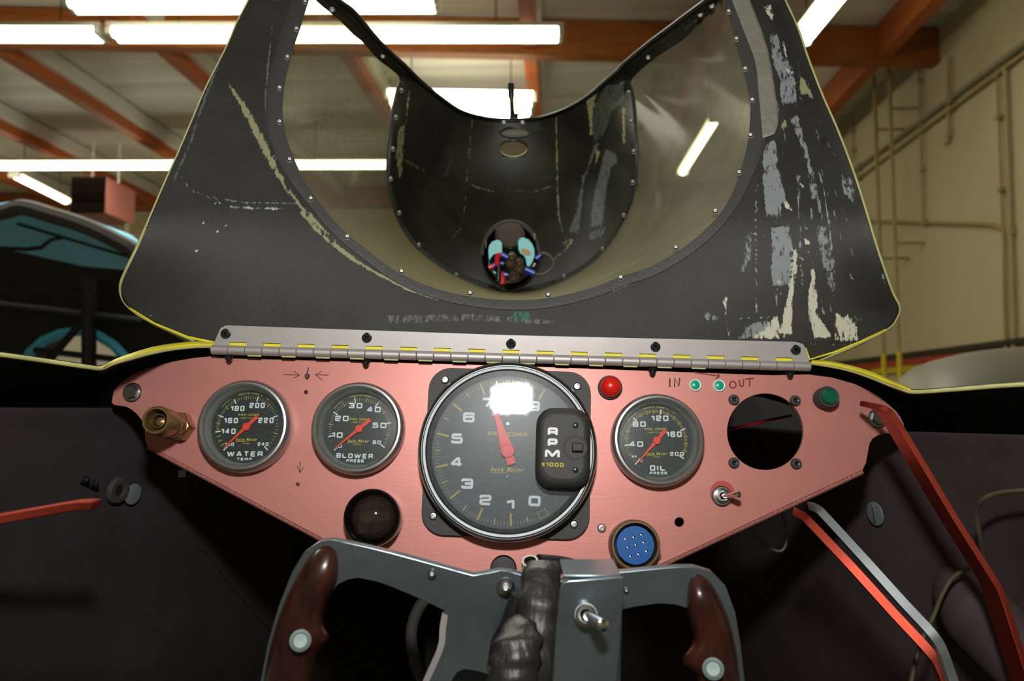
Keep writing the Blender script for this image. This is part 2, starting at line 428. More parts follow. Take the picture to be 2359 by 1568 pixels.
def rounded(pl, closed, r):
    out = []; L = len(pl)
    for i in range(L):
        b = Vector(pl[i])
        if not closed and i in (0, L - 1): out.append(b); continue
        a = Vector(pl[i - 1]); c = Vector(pl[(i + 1) % L])
        ra = min(r, (a - b).length * .45); rc = min(r, (c - b).length * .45)
        p0 = b + (a - b).normalized() * ra; p1 = b + (c - b).normalized() * rc
        for t in (0, .33, .67, 1): out.append(p0 * (1 - t) ** 2 + b * 2 * t * (1 - t) + p1 * t * t)
    return out
def ribbon(mb, pl, wd, closed, z=0.0, m=None):
    L = len(pl); vs = []; fs = []
    for i in range(L):
        p = pl[i]
        a = pl[i - 1] if (closed or i > 0) else None; c = pl[(i + 1) % L] if (closed or i < L - 1) else None
        d1 = (p - a).normalized() if a is not None and (p - a).length > 1e-9 else None
        d2 = (c - p).normalized() if c is not None and (c - p).length > 1e-9 else None
        if d1 is None: d1 = d2
        if d2 is None: d2 = d1
        n1 = Vector((-d1.y, d1.x)); n2 = Vector((-d2.y, d2.x)); nn = n1 + n2
        if nn.length < .2: nn = n1
        nn = nn.normalized(); k = wd / 2 / max(.6, nn.dot(n1))
        vs += [(p.x + nn.x * k, p.y + nn.y * k, z), (p.x - nn.x * k, p.y - nn.y * k, z)]
    for i in range(L if closed else L - 1):
        j = (i + 1) % L; fs.append((2 * i, 2 * i + 1, 2 * j + 1, 2 * j))
    mb.add(vs, fs, m)
_zi = [0]
def strokes_of(mb, pl, wd, closed, z, m=None):
    """one flat quad per segment and a small disc per joint, each a hair above the last"""
    L = len(pl); h = wd / 2
    for i in range(L if closed else L - 1):
        a, b = pl[i], pl[(i + 1) % L]; d = b - a
        if d.length < 1e-9: continue
        d = d.normalized() * h; n = Vector((-d.y, d.x)); _zi[0] = (_zi[0] + 1) % 40; zz = z + _zi[0] * 2.5e-6
        mb.add([(a.x + n.x, a.y + n.y, zz), (a.x - n.x, a.y - n.y, zz), (b.x - n.x, b.y - n.y, zz), (b.x + n.x, b.y + n.y, zz)], [(0, 1, 2, 3)], m)
    for i in (range(L) if closed else range(1, L - 1)):
        _zi[0] = (_zi[0] + 1) % 40; zz = z + _zi[0] * 2.5e-6
        mb.add([(pl[i].x + h * math.cos(k * PI / 4), pl[i].y + h * math.sin(k * PI / 4), zz) for k in range(8)], [tuple(range(8))], m)
def text(mb, s, cx, cy, width, h, st, z=0, shear=0.0, m=None, arc=None):
    """stroke text: centred, overall width and height, stroke st. arc=(R, a0deg) lays it on a circle about (cx, cy)"""
    tot = sum(WID.get(c, 1.0) for c in s); gap = .32
    unit = width / (tot + gap * (len(s) - 1)); x = -width / 2
    for c in s:
        wd = WID.get(c, 1.0) * unit
        if c in GL:
            pls, cl = GL[c]
            for pl in pls:
                q = []
                for p in pl:
                    gx = p[0] * (wd if c not in '1I' else unit) - (st / 2 if 0 else 0)
                    if c == 'I': gx = wd / 2
                    gx = st / 2 + gx * (wd - st) / wd if c not in '1I' else gx
                    gy = (h - st) * (p[1] - .5)
                    q.append((x + gx + shear * gy, gy))
                q = rounded(q, bool(cl), st * .45)
                if arc:
                    R, a0 = arc
                    q = [Vector(((R + p.y) * math.sin(rad(a0) + p.x / R), (R + p.y) * math.cos(rad(a0) + p.x / R))) for p in q]
                q = [Vector((p.x + cx, p.y + cy)) for p in q]
                strokes_of(mb, q, st, bool(cl), z, m)
        x += wd + gap * unit

# ------------------------------------------------------------------ building shell (room axes: X right, Y away, Z up)
XR = 5.05; YB = 18.0; XL = -14.0; ZC = 6.15; YF = -5.0
def plane_obj(name, pts, material):
    o = MB().add(pts, [tuple(range(len(pts)))]).build(name, material, flat=True); return struct(o)
def slab(name, c, size, material): return struct(MB().box(c, size).build(name, material, flat=True))
slab('floor', ((XL + XR) / 2, (YF + YB) / 2, -0.05), (XR - XL, YB - YF, 0.1), 'floor_mat')
slab('ceiling', ((XL + XR) / 2, (YF + YB) / 2, ZC + 0.05), (XR - XL, YB - YF, 0.1), 'ceil')
slab('wall_right', (XR + 0.1, (YF + YB) / 2, ZC / 2), (0.2, YB - YF, ZC), 'wall_paint')
slab('wall_back', ((XL + XR) / 2, YB + 0.1, ZC / 2), (XR - XL, 0.2, ZC), 'wall_paint')
slab('wall_left', (XL - 0.1, (YF + YB) / 2, ZC / 2), (0.2, YB - YF, ZC), 'wall_paint')
slab('wall_front', ((XL + XR) / 2, YF - 0.1, ZC / 2), (XR - XL, 0.2, ZC), 'wall_paint')
# big glulam beams crossing the hall
def ray_plane(px, py, axis, val):
    a = CAMP; b = P(px, py, 1.0); t = (val - a[axis]) / (b[axis] - a[axis]); return a + (b - a) * t
def crossbeam(a, b, z0, label):
    a = Vector((a.x, a.y, 0)); b = Vector((b.x, b.y, 0)); d = b - a; H = ZC - .03 - z0
    o = MB().box((0, 0, H / 2), (d.length, .2, H)).build('ceiling_beam', 'wood', flat=True, bevel=.01)
    o.matrix_world = T(*((a + b) / 2 + Vector((0, 0, z0)))) @ Matrix.Rotation(math.atan2(d.y, d.x), 4, 'Z')
    tag(o, label, 'beam')
def ZP(px, py, z): return ray_plane(px, py, 2, 1.25 + z)
crossbeam(ZP(-700, 92, 4.40), ZP(2158, 152, 4.40), 5.65, 'large brown glulam beam crossing above the nearer light fixtures')
crossbeam(Vector((XL + .1, 17.8, 0)), Vector((XR - .1, 17.8, 0)), 5.7, 'far brown timber beam along the top of the back wall')
o = MB().bar([ZP(-700, 18, 4.84) , ZP(2150, 78, 4.84)], Vector((0, .04, 0)), Vector((0, 0, .03))).build('beam_flashing', 'foil', flat=True)
tag(o, 'pale strip lying along the near side of the big brown beam', 'trim strip')
# purlins running away from the camera
XP = [-11.4, -9.35, -7.25, -5.1, -2.75, -0.35, 2.0, 4.3]
PL = ['outermost left orange roof purlin beyond the others', 'orange roof purlin at the far left edge of the ceiling', 'orange roof purlin slanting above the teal shell',
      'orange roof purlin meeting the canopy\'s left edge', 'orange roof purlin seen through the left canopy window', 'orange roof purlin above the middle of the canopy',
      'dark roof purlin seen through the right canopy window', 'roof purlin closest to the right wall']
for x, lb in zip(XP, PL):
    r = thing('roof_purlin', (x, 6.8, 5.9), lb, 'purlin', 'roof purlins')
    MB().box((0, 0, 0.02), (0.17, 21.6, 0.42)).build('timber', 'wood_y', r, flat=True)
    MB().box((0.125, 0, 0.10), (0.08, 21.6, 0.24)).build('insulation_edge', 'foil', r, flat=True)
# fluorescent fixtures
def fixture(p0, p1, label, wd=0.2, lamps=2, glow='tube_glow', drop=0.72):
    p0 = Vector(p0); p1 = Vector(p1); d = p1 - p0; L = d.length; a = math.atan2(d.y, d.x)
    pit = math.atan2(d.z, math.hypot(d.x, d.y))
    m = T(*((p0 + p1) / 2)) @ Matrix.Rotation(a, 4, 'Z') @ Matrix.Rotation(-pit, 4, 'Y')
    r = thing('fluorescent_light', m, label, 'light fixture', 'ceiling strip lights')
    MB().box((0, 0, 0.075), (L + 0.12, wd, 0.05)).build('housing', 'fixture', r, flat=True)
    for k in (-1, 1):
        MB().box((k * (L / 2 + 0.03), 0, 0.02), (0.06, wd, 0.11)).build('end_cap', 'fixture', r, flat=True)
    for k in range(lamps):
        y = (k - (lamps - 1) / 2) * wd * 0.5
        MB().tube([(-L / 2, y, 0), (L / 2, y, 0)], 0.05, 10).build('lamp_tube', glow, r)
    for k in (-.36, .36):
        MB().tube([(L * k, 0, 0.09), (L * k, 0, 0.09 + drop)], 0.008, 6).build('hanger', 'dark_rail', r)
    return r
def ZP(px, py, z): return ray_plane(px, py, 2, 1.25 + z)
fixture(ZP(268, 82, 4.1), ZP(1285, 82, 4.1), 'long glowing strip light behind the top of the canopy, longest in view', lamps=2, wd=.26)
fixture(ZP(-420, 80, 4.1), ZP(228, 82, 4.1), 'glowing strip light at the upper left edge, in line with the longest one', lamps=2, wd=.26)
fixture(ZP(170, 14, 4.1), ZP(1000, 12, 4.1), 'glowing strip light at the very top left, above the longest one', lamps=2, wd=.26)
fixture(ZP(-300, 383, 4.1), ZP(893, 380, 4.1), 'glowing strip light crossing low behind the left canopy window', lamps=2, wd=.26)
fixture(ZP(902, 242, 4.1), ZP(1222, 247, 4.1), 'glowing strip light framed in the canopy\'s central notch', lamps=4, wd=.62)
fixture(ZP(1842, 96, 4.1), ZP(1990, -90, 4.1), 'glowing strip light slanting beside the canopy\'s top right edge', lamps=2, wd=.26)
fixture(ZP(1573, 398, 4.1), ZP(1648, 278, 4.1), 'slanting strip light seen through the right canopy window', lamps=1, wd=.2)
fixture(ZP(36, 406, 4.1), ZP(152, 464, 4.1), 'short slanting strip light beside the hanging heater', lamps=1, wd=.2)
# added white panel on the back wall, brightens the view through the wheel arch
MB().box((-10.2, YB - .03, 1.9), (6.4, .06, 3.8)).build('added_panel_1', 'panel_white', flat=True)['kind'] = 'structure'
# heater
a = ray_plane(160, 405, 1, 13.5); b = ray_plane(235, 488, 1, 13.5)
r = thing('unit_heater', ((a.x + b.x) / 2, 14.1, b.z), 'dark grilled unit heater with a pinkish side hanging by the back wall', 'heater')
W_, H_ = b.x - a.x, a.z - b.z
MB().box((0, 0, H_ / 2), (W_, 1.0, H_)).build('casing', 'heater_side', r, flat=True, bevel=.02)
MB().box((0, -0.52, H_ / 2), (W_ * .98, .05, H_ * .98)).build('grille', 'heater_front', r, flat=True)
for k in range(7): MB().box((0, -.56, H_ * (.36 + k * .085)), (W_ * .92, .02, .03)).build('louver', 'heater_front', r, flat=True)
for sx in (-.4, .4): MB().tube([(sx * W_, 0, H_), (sx * W_, 0, 6.1 - b.z)], .02, 6).build('hanger_rod', 'foil', r)
MB().tube([(W_ * .42, 0.3, 0), (W_ * .42, 0.3, -b.z + .02)], .06, 8).build('flue_pipe', 'silver_pipe', r)
# right wall pipes
def wp(px, py, off=0.05): return ray_plane(px, py, 0, XR - off)
def wallpipe(pts, r_, label, mt='wall_trim', name='conduit', off=.05):
    c = [wp(x, y, off) for x, y in pts]
    t_ = thing(name, c[0], label, 'pipe')
    MB().tube(catmull(c, 4) if len(c) > 3 else c, r_ * .72, 8).build('pipe', mt, t_, world=True)
    for q in (c[0].lerp(c[-1], .3), c[0].lerp(c[-1], .75)) if len(c) < 4 else (c[1],):
        MB().box(q + Vector((.005, 0, 0)), (.07, .07, r_ * 2.6)).build('strap', mt, t_, world=True)
wallpipe([(2420, 54), (1900, 444)], .05, 'grey pipe running slanted up along the right wall', 'silver_pipe')
wallpipe([(2420, 78), (1900, 468)], .03, 'thin dark conduit just under the slanted grey pipe on the wall', 'ochre_pipe')
wallpipe([(2114, 50), (2126, 505)], .025, 'thin vertical conduit from ceiling to the level pipe on the wall')
wallpipe([(2185, 130), (2184, 310), (2181, 325), (2176, 333)], .03, 'short vertical stub pipe hanging on the right wall')
wallpipe([(1960, 508), (2130, 513), (2270, 516), (2300, 524), (2312, 540), (2314, 700), (2320, 850)], .03, 'pipe running level then bending down on the right wall', 'ochre_pipe')
wallpipe([(2296, 160), (2310, 530)], .02, 'left one of two close vertical conduits at the right edge', 'ochre_pipe')
wallpipe([(2315, 150), (2328, 530), (2336, 800), (2338, 850)], .035, 'right one of two close vertical conduits at the right edge')
wallpipe([(1962, 275), (1966, 370)], .02, 'small vertical conduit on the wall just beside the canopy edge')
for (x0, x1, lb) in ((2011, 2030, 'left'), (2046, 2066, 'right')):
    a = ray_plane(x0, 110, 0, 4.65); b = ray_plane(x1, 905, 0, 4.65); b = Vector((a.x, a.y, b.z))
    r = thing('ladder_rail', (a.x, a.y, 0), lb + ' ochre upright of the roof access ladder by the wall, yellow at its foot', 'ladder rail', 'roof ladder uprights')
    MB().tube([(a.x, a.y, 0.02), (a.x, a.y, 5.95)], .027, 10).build('upright', 'ochre_pipe', r, world=True)
    MB().tube([(a.x, a.y, 0.0), (a.x, a.y, 1.25 + .62)], .036, 10).build('yellow_sleeve', 'safety_yellow', r, world=True)
    for zz in (1.25 + 3.9, 1.25 + 2.0):
        MB().tube([(a.x, a.y, zz + (.12 if lb == 'right' else 0)), (XR, a.y, zz + (.12 if lb == 'right' else 0))], .018, 8).build('wall_bracket', 'ochre_pipe', r, world=True)
# rail bands on the right wall
def band(name, y1, y2, z0, z1, mt, th=.05):
    o = MB().box((XR - th / 2, (y1 + y2) / 2, 1.25 + (z0 + z1) / 2), (th, y2 - y1, z1 - z0)).build(name, mt, flat=True); struct(o)
zb = lambda py, px: (wp(px, py).z - 1.25)
band('trim_1', 2, 17.9, zb(786, 2340) - .03, zb(786, 2340) + .03, 'dark_rail', .08)
band('trim_2', 2, 17.9, zb(806, 2340) - .06, zb(806, 2340) + .03, 'safety_red', .06)
band('trim_3', 9.6, 12.8, zb(836, 2100) - .12, zb(836, 2100) + .02, 'safety_yellow', .05)
# teal race car shell propped up at left
r = thing('raised_car_shell', P(120, 820, 3.0), 'teal race car body shell propped open over a dark tube frame at left', 'car body')
topc = [(-420, 560, 2.5), (-200, 520, 2.5), (0, 486, 2.5), (52, 474, 2.5), (120, 492, 2.5), (200, 518, 2.5), (270, 552, 2.5), (312, 580, 2.5), (330, 640, 2.5)]
lowc = [(-420, 560, 3.6), (-200, 575, 3.6), (0, 585, 3.6), (60, 598, 3.6), (120, 615, 3.6), (180, 626, 3.6), (230, 622, 3.6), (285, 628, 3.6), (318, 645, 3.6)]
A = [P(*p) for p in catmull(topc, 5)]; B = [P(*p) for p in catmull(lowc, 5)]
rows = []
for k in range(9):
    t = k / 8; rows.append([a.lerp(b, t) + Vector((0, 0, 0.08 * math.sin(PI * t))) for a, b in zip(A, B)])
MB().grid(rows).build('shell', 'teal_body', r, world=True, solid=.02)
MB().tube([a + Vector((0, 0, -.005)) for a in A], .026, 8).build('outer_edge', 'gray_edge', r, world=True)
MB().tube([P(*p) for p in [(-60, 568, 2.6), (60, 574, 2.6), (95, 570, 2.6), (118, 552, 2.7), (140, 548, 2.8)]], .007, 8).build('brace', 'dark_rail', r, world=True)
MB().tube([P(*p) for p in [(40, 515, 2.8), (140, 545, 2.8), (300, 592, 2.8)]], .006, 6).build('inner_rib', 'gray_edge', r, world=True)
# dark side with the wheel arch cut out
def PV(px, py, d=3.05): return P(px, py, d)
outer = [(-520, 575), (0, 572), (60, 586), (180, 612), (300, 622), (520, 630), (520, 1010), (312, 1010), (312, 900), (306, 860), (290, 825), (262, 795), (225, 772), (185, 762), (140, 768), (100, 785), (70, 812), (52, 845), (45, 900), (45, 1010), (-520, 1010)]
iM = (MC @ T(0, 0, 0))
mbs = MB(MC)
mbs.prism([((x - 1179.5) / F * 2.5, (784 - y) / F * 2.5) for x, y in outer], -2.62, -2.5)
mbs.build('dark_side', 'dark_frame', r, world=True, flat=True)
arch = [(45, 900), (52, 845), (70, 812), (100, 785), (140, 768), (185, 762), (225, 772), (262, 795), (290, 825), (306, 860), (312, 900)]
MB().tube([P(x, y, 2.48) for x, y in arch], .016, 8).build('wheel_arch_lip', 'teal_body', r, world=True)
for a, b, rr in (((205, 640), (205, 1000), .022), ((185, 745), (80, 870), .012), ((80, 806), (310, 832), .010), ((-100, 690), (330, 740), .012)):
    MB().tube([P(a[0], a[1], 2.44), P(b[0], b[1], 2.44)], rr, 8).build('frame_tube', 'dark_frame', r, world=True)
# olive padded cover at right
r = thing('padded_cover', P(2359, 900, 1.5), 'rounded olive grey padded cover rising behind the cowl at far right', 'padded cover')
mb = MB()
prof = [P(*p) for p in catmull([(2078, 935, 1.4), (2092, 892, 1.4), (2125, 858, 1.4), (2180, 836, 1.4), (2260, 820, 1.4), (2380, 810, 1.4), (2600, 806, 1.4), (2900, 860, 1.4)], 6)]
back = MC.to_3x3() @ Vector((0.18, 0.0, -1.0)); rows = []
for k in range(15):
    a_ = PI * k / 14
    rows.append([p + back * (-.22 * math.cos(a_)) + Vector((0, 0, .22 * (math.sin(a_) - 1))) for p in prof])
MB().grid(rows).build('cover', 'olive_vinyl', r, world=True, solid=.01)
MB().tube([q - back * .10 - Vector((0, 0, .022)) for q in prof], .004, 6).build('stitched_seam', 'olive_vinyl', r, world=True)

# ------------------------------------------------------------------ canopy
def _ss(t): t = max(0.0, min(1.0, t)); return t * t * (3 - 2 * t)
def fd(x, y): return .602 + .09 * max(-4, 780 - y) / 780 - .05 * ((x - 1175) / 890) ** 2 * _ss((810 - y) / 330)
def rd(y): return .305 * F / (784 - y)
SIL = [(625, -110), (575, 0), (546, 57), (525, 107), (478, 200), (445, 277), (414, 350), (382, 421), (323, 557), (290, 626), (279, 660), (286, 692), (312, 718), (357, 744), (432, 777), (490, 801), (530, 802), (700, 808),
       (1180, 823), (1660, 831), (1826, 835), (1866, 836), (1920, 815), (1978, 790), (2043, 757), (2064, 732), (2070, 706), (2051, 664), (2017, 565), (1994, 488), (1963, 392), (1928, 300), (1893, 220), (1861, 137), (1836, 64), (1807, 0), (1760, -110)]
OUT = [(752, -70), (716, -12), (709, 0), (689, 64), (671, 118), (654, 186), (648, 250), (654, 304), (671, 357), (696, 411), (736, 471), (786, 529), (860, 590), (924, 634),
       (1003, 667), (1081, 685), (1174, 694), (1264, 689), (1360, 667), (1431, 640), (1500, 616), (1569, 577), (1615, 541), (1653, 503), (1684, 457), (1705, 405), (1724, 335), (1731, 271), (1729, 223), (1715, 159), (1695, 86), (1676, 19), (1665, -5), (1630, -70)]
INN = [(712, -25), (731, 4), (774, 39), (810, 75), (835, 96), (867, 132), (903, 161), (922, 182), (917, 207), (908, 250), (901, 304), (896, 357), (895, 404), (901, 446), (914, 492), (935, 532), (967, 573), (1039, 625), (1110, 656),
       (1174, 669), (1235, 664), (1306, 639), (1378, 589), (1431, 517), (1460, 446), (1467, 374), (1464, 303), (1457, 225), (1453, 186), (1491, 147), (1530, 118), (1574, 89), (1606, 57), (1638, 26), (1668, -15)]
RIM = [(735, -45), (774, 0), (810, 27), (838, 59), (874, 100), (905, 130), (930, 152), (953, 175), (989, 207), (1017, 229), (1060, 257), (1114, 273), (1174, 278), (1239, 273), (1292, 257), (1328, 240), (1360, 219), (1396, 188),
       (1425, 163), (1440, 147), (1491, 105), (1542, 67), (1593, 29), (1632, 0), (1672, -38)]
def innd(x, y, i):
    # strip part follows the rim, the arch part is the roof's front edge
    if i <= 6 or i >= 29: return rd(min(y, 190)) * .995
    t = max(0.0, min(1.0, (y - 182) / (669 - 182)))
    return .912 - .05 * math.sin(PI * min(1, t * 1.4)) + .06 * t * t
smear_glow = []  # (polygon, colour, coverage)
def q6(pts): return [(1500 + .3826 * a, 400 + .3826 * b) for a, b in pts]
def q5(pts): return [(1300 + .319 * a, .319 * b) for a, b in pts]
GR = (128, 134, 138); CR = (196, 196, 176); OL = (140, 140, 104)
smear_glow += [(q6([(640, 0), (900, -20), (1215, 0), (1345, 430), (1440, 690), (1480, 780), (1440, 880), (1240, 860), (1130, 720), (1060, 300), (880, 280), (640, 270)]), (33, 35, 34), .9),
 (q5([(1420, 0), (1590, 0), (1840, 560), (2080, 1230), (2190, 1560), (1420, 1568), (1440, 1050), (1560, 900), (1480, 300)]), (31, 33, 31), .9),
 (q6([(670, 0), (770, 0), (770, 120), (830, 160), (780, 200), (745, 250), (700, 240), (680, 150), (665, 60)]), GR, .62),
 (q6([(715, 320), (830, 310), (850, 450), (835, 680), (725, 680), (715, 560), (720, 450)]), GR, .60),
 (q6([(850, 455), (880, 480), (870, 640), (852, 760), (850, 970), (770, 970), (790, 830), (820, 720), (845, 620)]), CR, .66),
 (q6([(965, 480), (985, 600), (1000, 720), (998, 850), (1050, 910), (1090, 990), (970, 1000), (955, 900), (935, 780), (952, 650)]), CR, .64),
 (q6([(1095, 820), (1140, 850), (1190, 840), (1240, 930), (1245, 1015), (1100, 1010)]), CR, .55),
 (q6([(735, 860), (760, 835), (782, 1000), (605, 1000), (640, 930), (700, 890)]), CR, .58),
 (q6([(560, 920), (620, 890), (720, 875), (700, 940), (600, 1000), (510, 1000)]), GR, .50),
 (q6([(430, 680), (442, 740), (478, 745), (452, 775), (460, 900), (478, 990), (458, 990), (437, 850), (428, 740)]), CR, .58),
 (q6([(985, 310), (1055, 310), (1110, 600), (1110, 710), (1060, 710), (1040, 600), (1000, 450)]), GR, .44),
 (q6([(895, 320), (960, 320), (950, 340), (905, 345), (900, 500), (930, 700), (915, 720), (900, 600), (885, 450)]), GR, .52),
 (q6([(870, 0), (905, 0), (900, 150), (880, 190)]), GR, .5), (q6([(930, 0), (990, 0), (1020, 180), (960, 170)]), GR, .47),
 (q6([(920, 390), (960, 395), (962, 430), (925, 435)]), CR, .66), (q6([(935, 460), (958, 462), (955, 480), (938, 478)]), CR, .6),
 (q6([(795, 165), (820, 170), (868, 225), (850, 245), (800, 210)]), CR, .56), (q6([(900, 70), (925, 65), (920, 95), (898, 100)]), CR, .56),
 (q6([(560, 380), (620, 320), (610, 560), (540, 620), (530, 540)]), GR, .40), (q6([(300, 820), (420, 860), (420, 890), (320, 890)]), GR, .40),
 (q6([(1130, 20), (1200, 20), (1240, 120), (1210, 190), (1150, 110)]), GR, .46), (q6([(1370, 580), (1400, 590), (1420, 680), (1390, 670)]), GR, .48),
 (q6([(1100, 850), (1300, 840), (1290, 880), (1240, 900)]), GR, .38), (q6([(440, 262), (1020, 262), (1160, 190), (1165, 200), (1030, 280), (440, 285)]), (12, 12, 12), .56),
 (q5([(1470, 230), (1550, 260), (1580, 400), (1650, 480), (1680, 650), (1690, 760), (1560, 760), (1540, 560), (1490, 420)]), GR, .52),
 (q5([(1430, 1060), (1530, 1000), (1545, 1200), (1600, 1430), (1560, 1568), (1450, 1568), (1425, 1300)]), GR, .58),
 (q5([(1620, 850), (1690, 830), (1720, 950), (1760, 1100), (1800, 1250), (1840, 1400), (1870, 1568), (1830, 1540), (1790, 1350), (1740, 1200), (1700, 1050), (1650, 950)]), GR, .5),
 (q5([(1690, 540), (1740, 580), (1820, 740), (1760, 700), (1690, 680)]), OL, .62), (q5([(1560, 880), (1610, 860), (1600, 940), (1560, 950)]), OL, .6), (q5([(1590, 500), (1660, 520), (1650, 560), (1610, 545)]), CR, .6),  # first olive patch paints a yellowish glow onto the flange
 (q5([(1560, 310), (1590, 320), (1620, 430), (1590, 430)]), CR, .5), (q5([(1420, 40), (1500, 40), (1520, 200), (1460, 120)]), CR, .38),
 (q5([(1830, 1000), (1870, 980), (1905, 1010), (1895, 1060), (1850, 1060)]), (10, 10, 10), .7),
 (q5([(1990, 1250), (2070, 1290), (2120, 1430), (2060, 1430), (2010, 1330)]), GR, .48),
 ([(540, 158), (556, 160), (562, 172), (548, 178), (538, 170)], (10, 10, 10), .8), ([(488, 470), (503, 462), (520, 474), (640, 478), (668, 482), (640, 488), (540, 484)], (168, 178, 178), .47),
 ([(880, 725), (1100, 722), (1290, 738), (1280, 752), (1100, 742), (900, 750)], (92, 94, 94), .40), ([(1180, 716), (1222, 716), (1226, 740), (1178, 740)], (30, 96, 84), .46)]
strokes = [([(530, 200, 3), (560, 245, 6), (600, 320, 9), (625, 375, 7), (660, 435, 4), (690, 472, 4), (720, 505, 4), (760, 547, 3.5), (800, 583, 3), (860, 625, 3), (930, 662, 3), (1000, 688, 2.5), (1090, 706, 2.5), (1175, 711, 2.5), (1260, 706, 2.5), (1340, 692, 2.5), (1420, 668, 2), (1500, 632, 1.5)], OL, .62),
 ([(418, 410, 2), (440, 440, 2), (480, 456, 2.5), (560, 468, 2.5), (640, 470, 2.5), (692, 470, 2.5)], (112, 114, 96), .5),
 ([(610, 10, 3), (640, 0, 2)], OL, .3), ([(628, 60, 2), (618, 150, 2.5), (612, 230, 2.5), (615, 290, 2.5), (640, 370, 2)], (98, 100, 94), .48),
 ([(515, 120, 3), (470, 235, 4), (440, 330, 4), (400, 420, 3)], (84, 88, 86), .46)]
_rr = random.Random(3)
for _ in range(150):
    x_ = _rr.uniform(1720, 1985); y_ = _rr.uniform(60, 780)
    if abs(x_ - (1770 + (y_ - 60) * .16)) > 110: continue
    ln_ = _rr.uniform(6, 34); strokes.append(([(x_, y_, _rr.uniform(.8, 2.2)), (x_ + ln_ * .12, y_ + ln_, _rr.uniform(.6, 1.8))], (128, 134, 136), _rr.uniform(.36, .56)))
for pts_ in (((1741, 440), (1741, 722)), ((1787, 655), (1789, 780)), ((1836, 400), (1846, 655)), ((1868, 480), (1871, 640)), ((1893, 400), (1924, 640)), ((1690, 735), (1784, 730)), ((1745, 664), (1800, 666)), ((1815, 790), (1975, 795))):
    strokes.append(([(pts_[0][0], pts_[0][1], 1.6), (pts_[1][0], pts_[1][1], 1.6)], (140, 146, 146), .5))
strokes.append(([(694, 492, 2.5), (739, 543, 3), (807, 596, 3), (870, 632, 3), (930, 664, 3), (1000, 688, 2.5), (1090, 706, 2.5), (1175, 711, 2.5), (1260, 706, 2.5), (1340, 692, 2.5)], OL, .6))
dots = [(517, 522, 4), (543, 553, 3), (452, 579, 4), (476, 541, 2.5), (486, 545, 2.5), (500, 535, 2), (530, 490, 2), (436, 672, 2.5), (470, 515, 2), (350, 728, 3), (408, 690, 2), (1741, 705, 2.5), (1795, 650, 2)]
def inpoly(x, y, poly):
    c = False; j = len(poly) - 1
    for i in range(len(poly)):
        xi, yi = poly[i]; xj, yj = poly[j]
        if (yi > y) != (yj > y) and x < (xj - xi) * (y - yi) / (yj - yi) + xi: c = not c
        j = i
    return c
def segd(x, y, p, q):
    dx, dy = q[0] - p[0], q[1] - p[1]; t = max(0, min(1, ((x - p[0]) * dx + (y - p[1]) * dy) / (dx * dx + dy * dy + 1e-9)))
    return math.hypot(x - p[0] - t * dx, y - p[1] - t * dy)
def bbox(poly): xs = [p[0] for p in poly]; ys = [p[1] for p in poly]; return min(xs), max(xs), min(ys), max(ys)
def paint_of(x, y, polys, strk, dts):
    col = (0, 0, 0, 0.0)
    for poly, c, a, bb in polys:
        if a > .85: continue
        if bb[0] - 6 <= x <= bb[1] + 6 and bb[2] - 6 <= y <= bb[3] + 6:
            dm = min(segd(x, y, poly[i - 1], poly[i]) for i in range(len(poly)))
            sd_ = dm if inpoly(x, y, poly) else -dm
            k = a * _ss((sd_ + 5.0) / 11.0)
            if k > max(.12, col[3] * .8): col = lin(c)[:3] + (max(k, col[3]),)
    for pts, c, a in strk:
        for p, q in zip(pts, pts[1:]):
            if x < min(p[0], q[0]) - 14 or x > max(p[0], q[0]) + 14 or y < min(p[1], q[1]) - 14 or y > max(p[1], q[1]) + 14: continue
            dx, dy = q[0] - p[0], q[1] - p[1]; t = max(0, min(1, ((x - p[0]) * dx + (y - p[1]) * dy) / (dx * dx + dy * dy)))
            dd = math.hypot(x - p[0] - t * dx, y - p[1] - t * dy); wd = p[2] + (q[2] - p[2]) * t
            k = (a + .07) * max(0, 1.15 - .5 * dd / wd) if dd < wd * 1.5 else 0
            if k > col[3]: col = lin(c)[:3] + (k,)
    for dx, dy, r_ in dts:
        if math.hypot(x - dx, y - dy) < r_: col = lin((190, 190, 170))[:3] + (.8,)
    return col
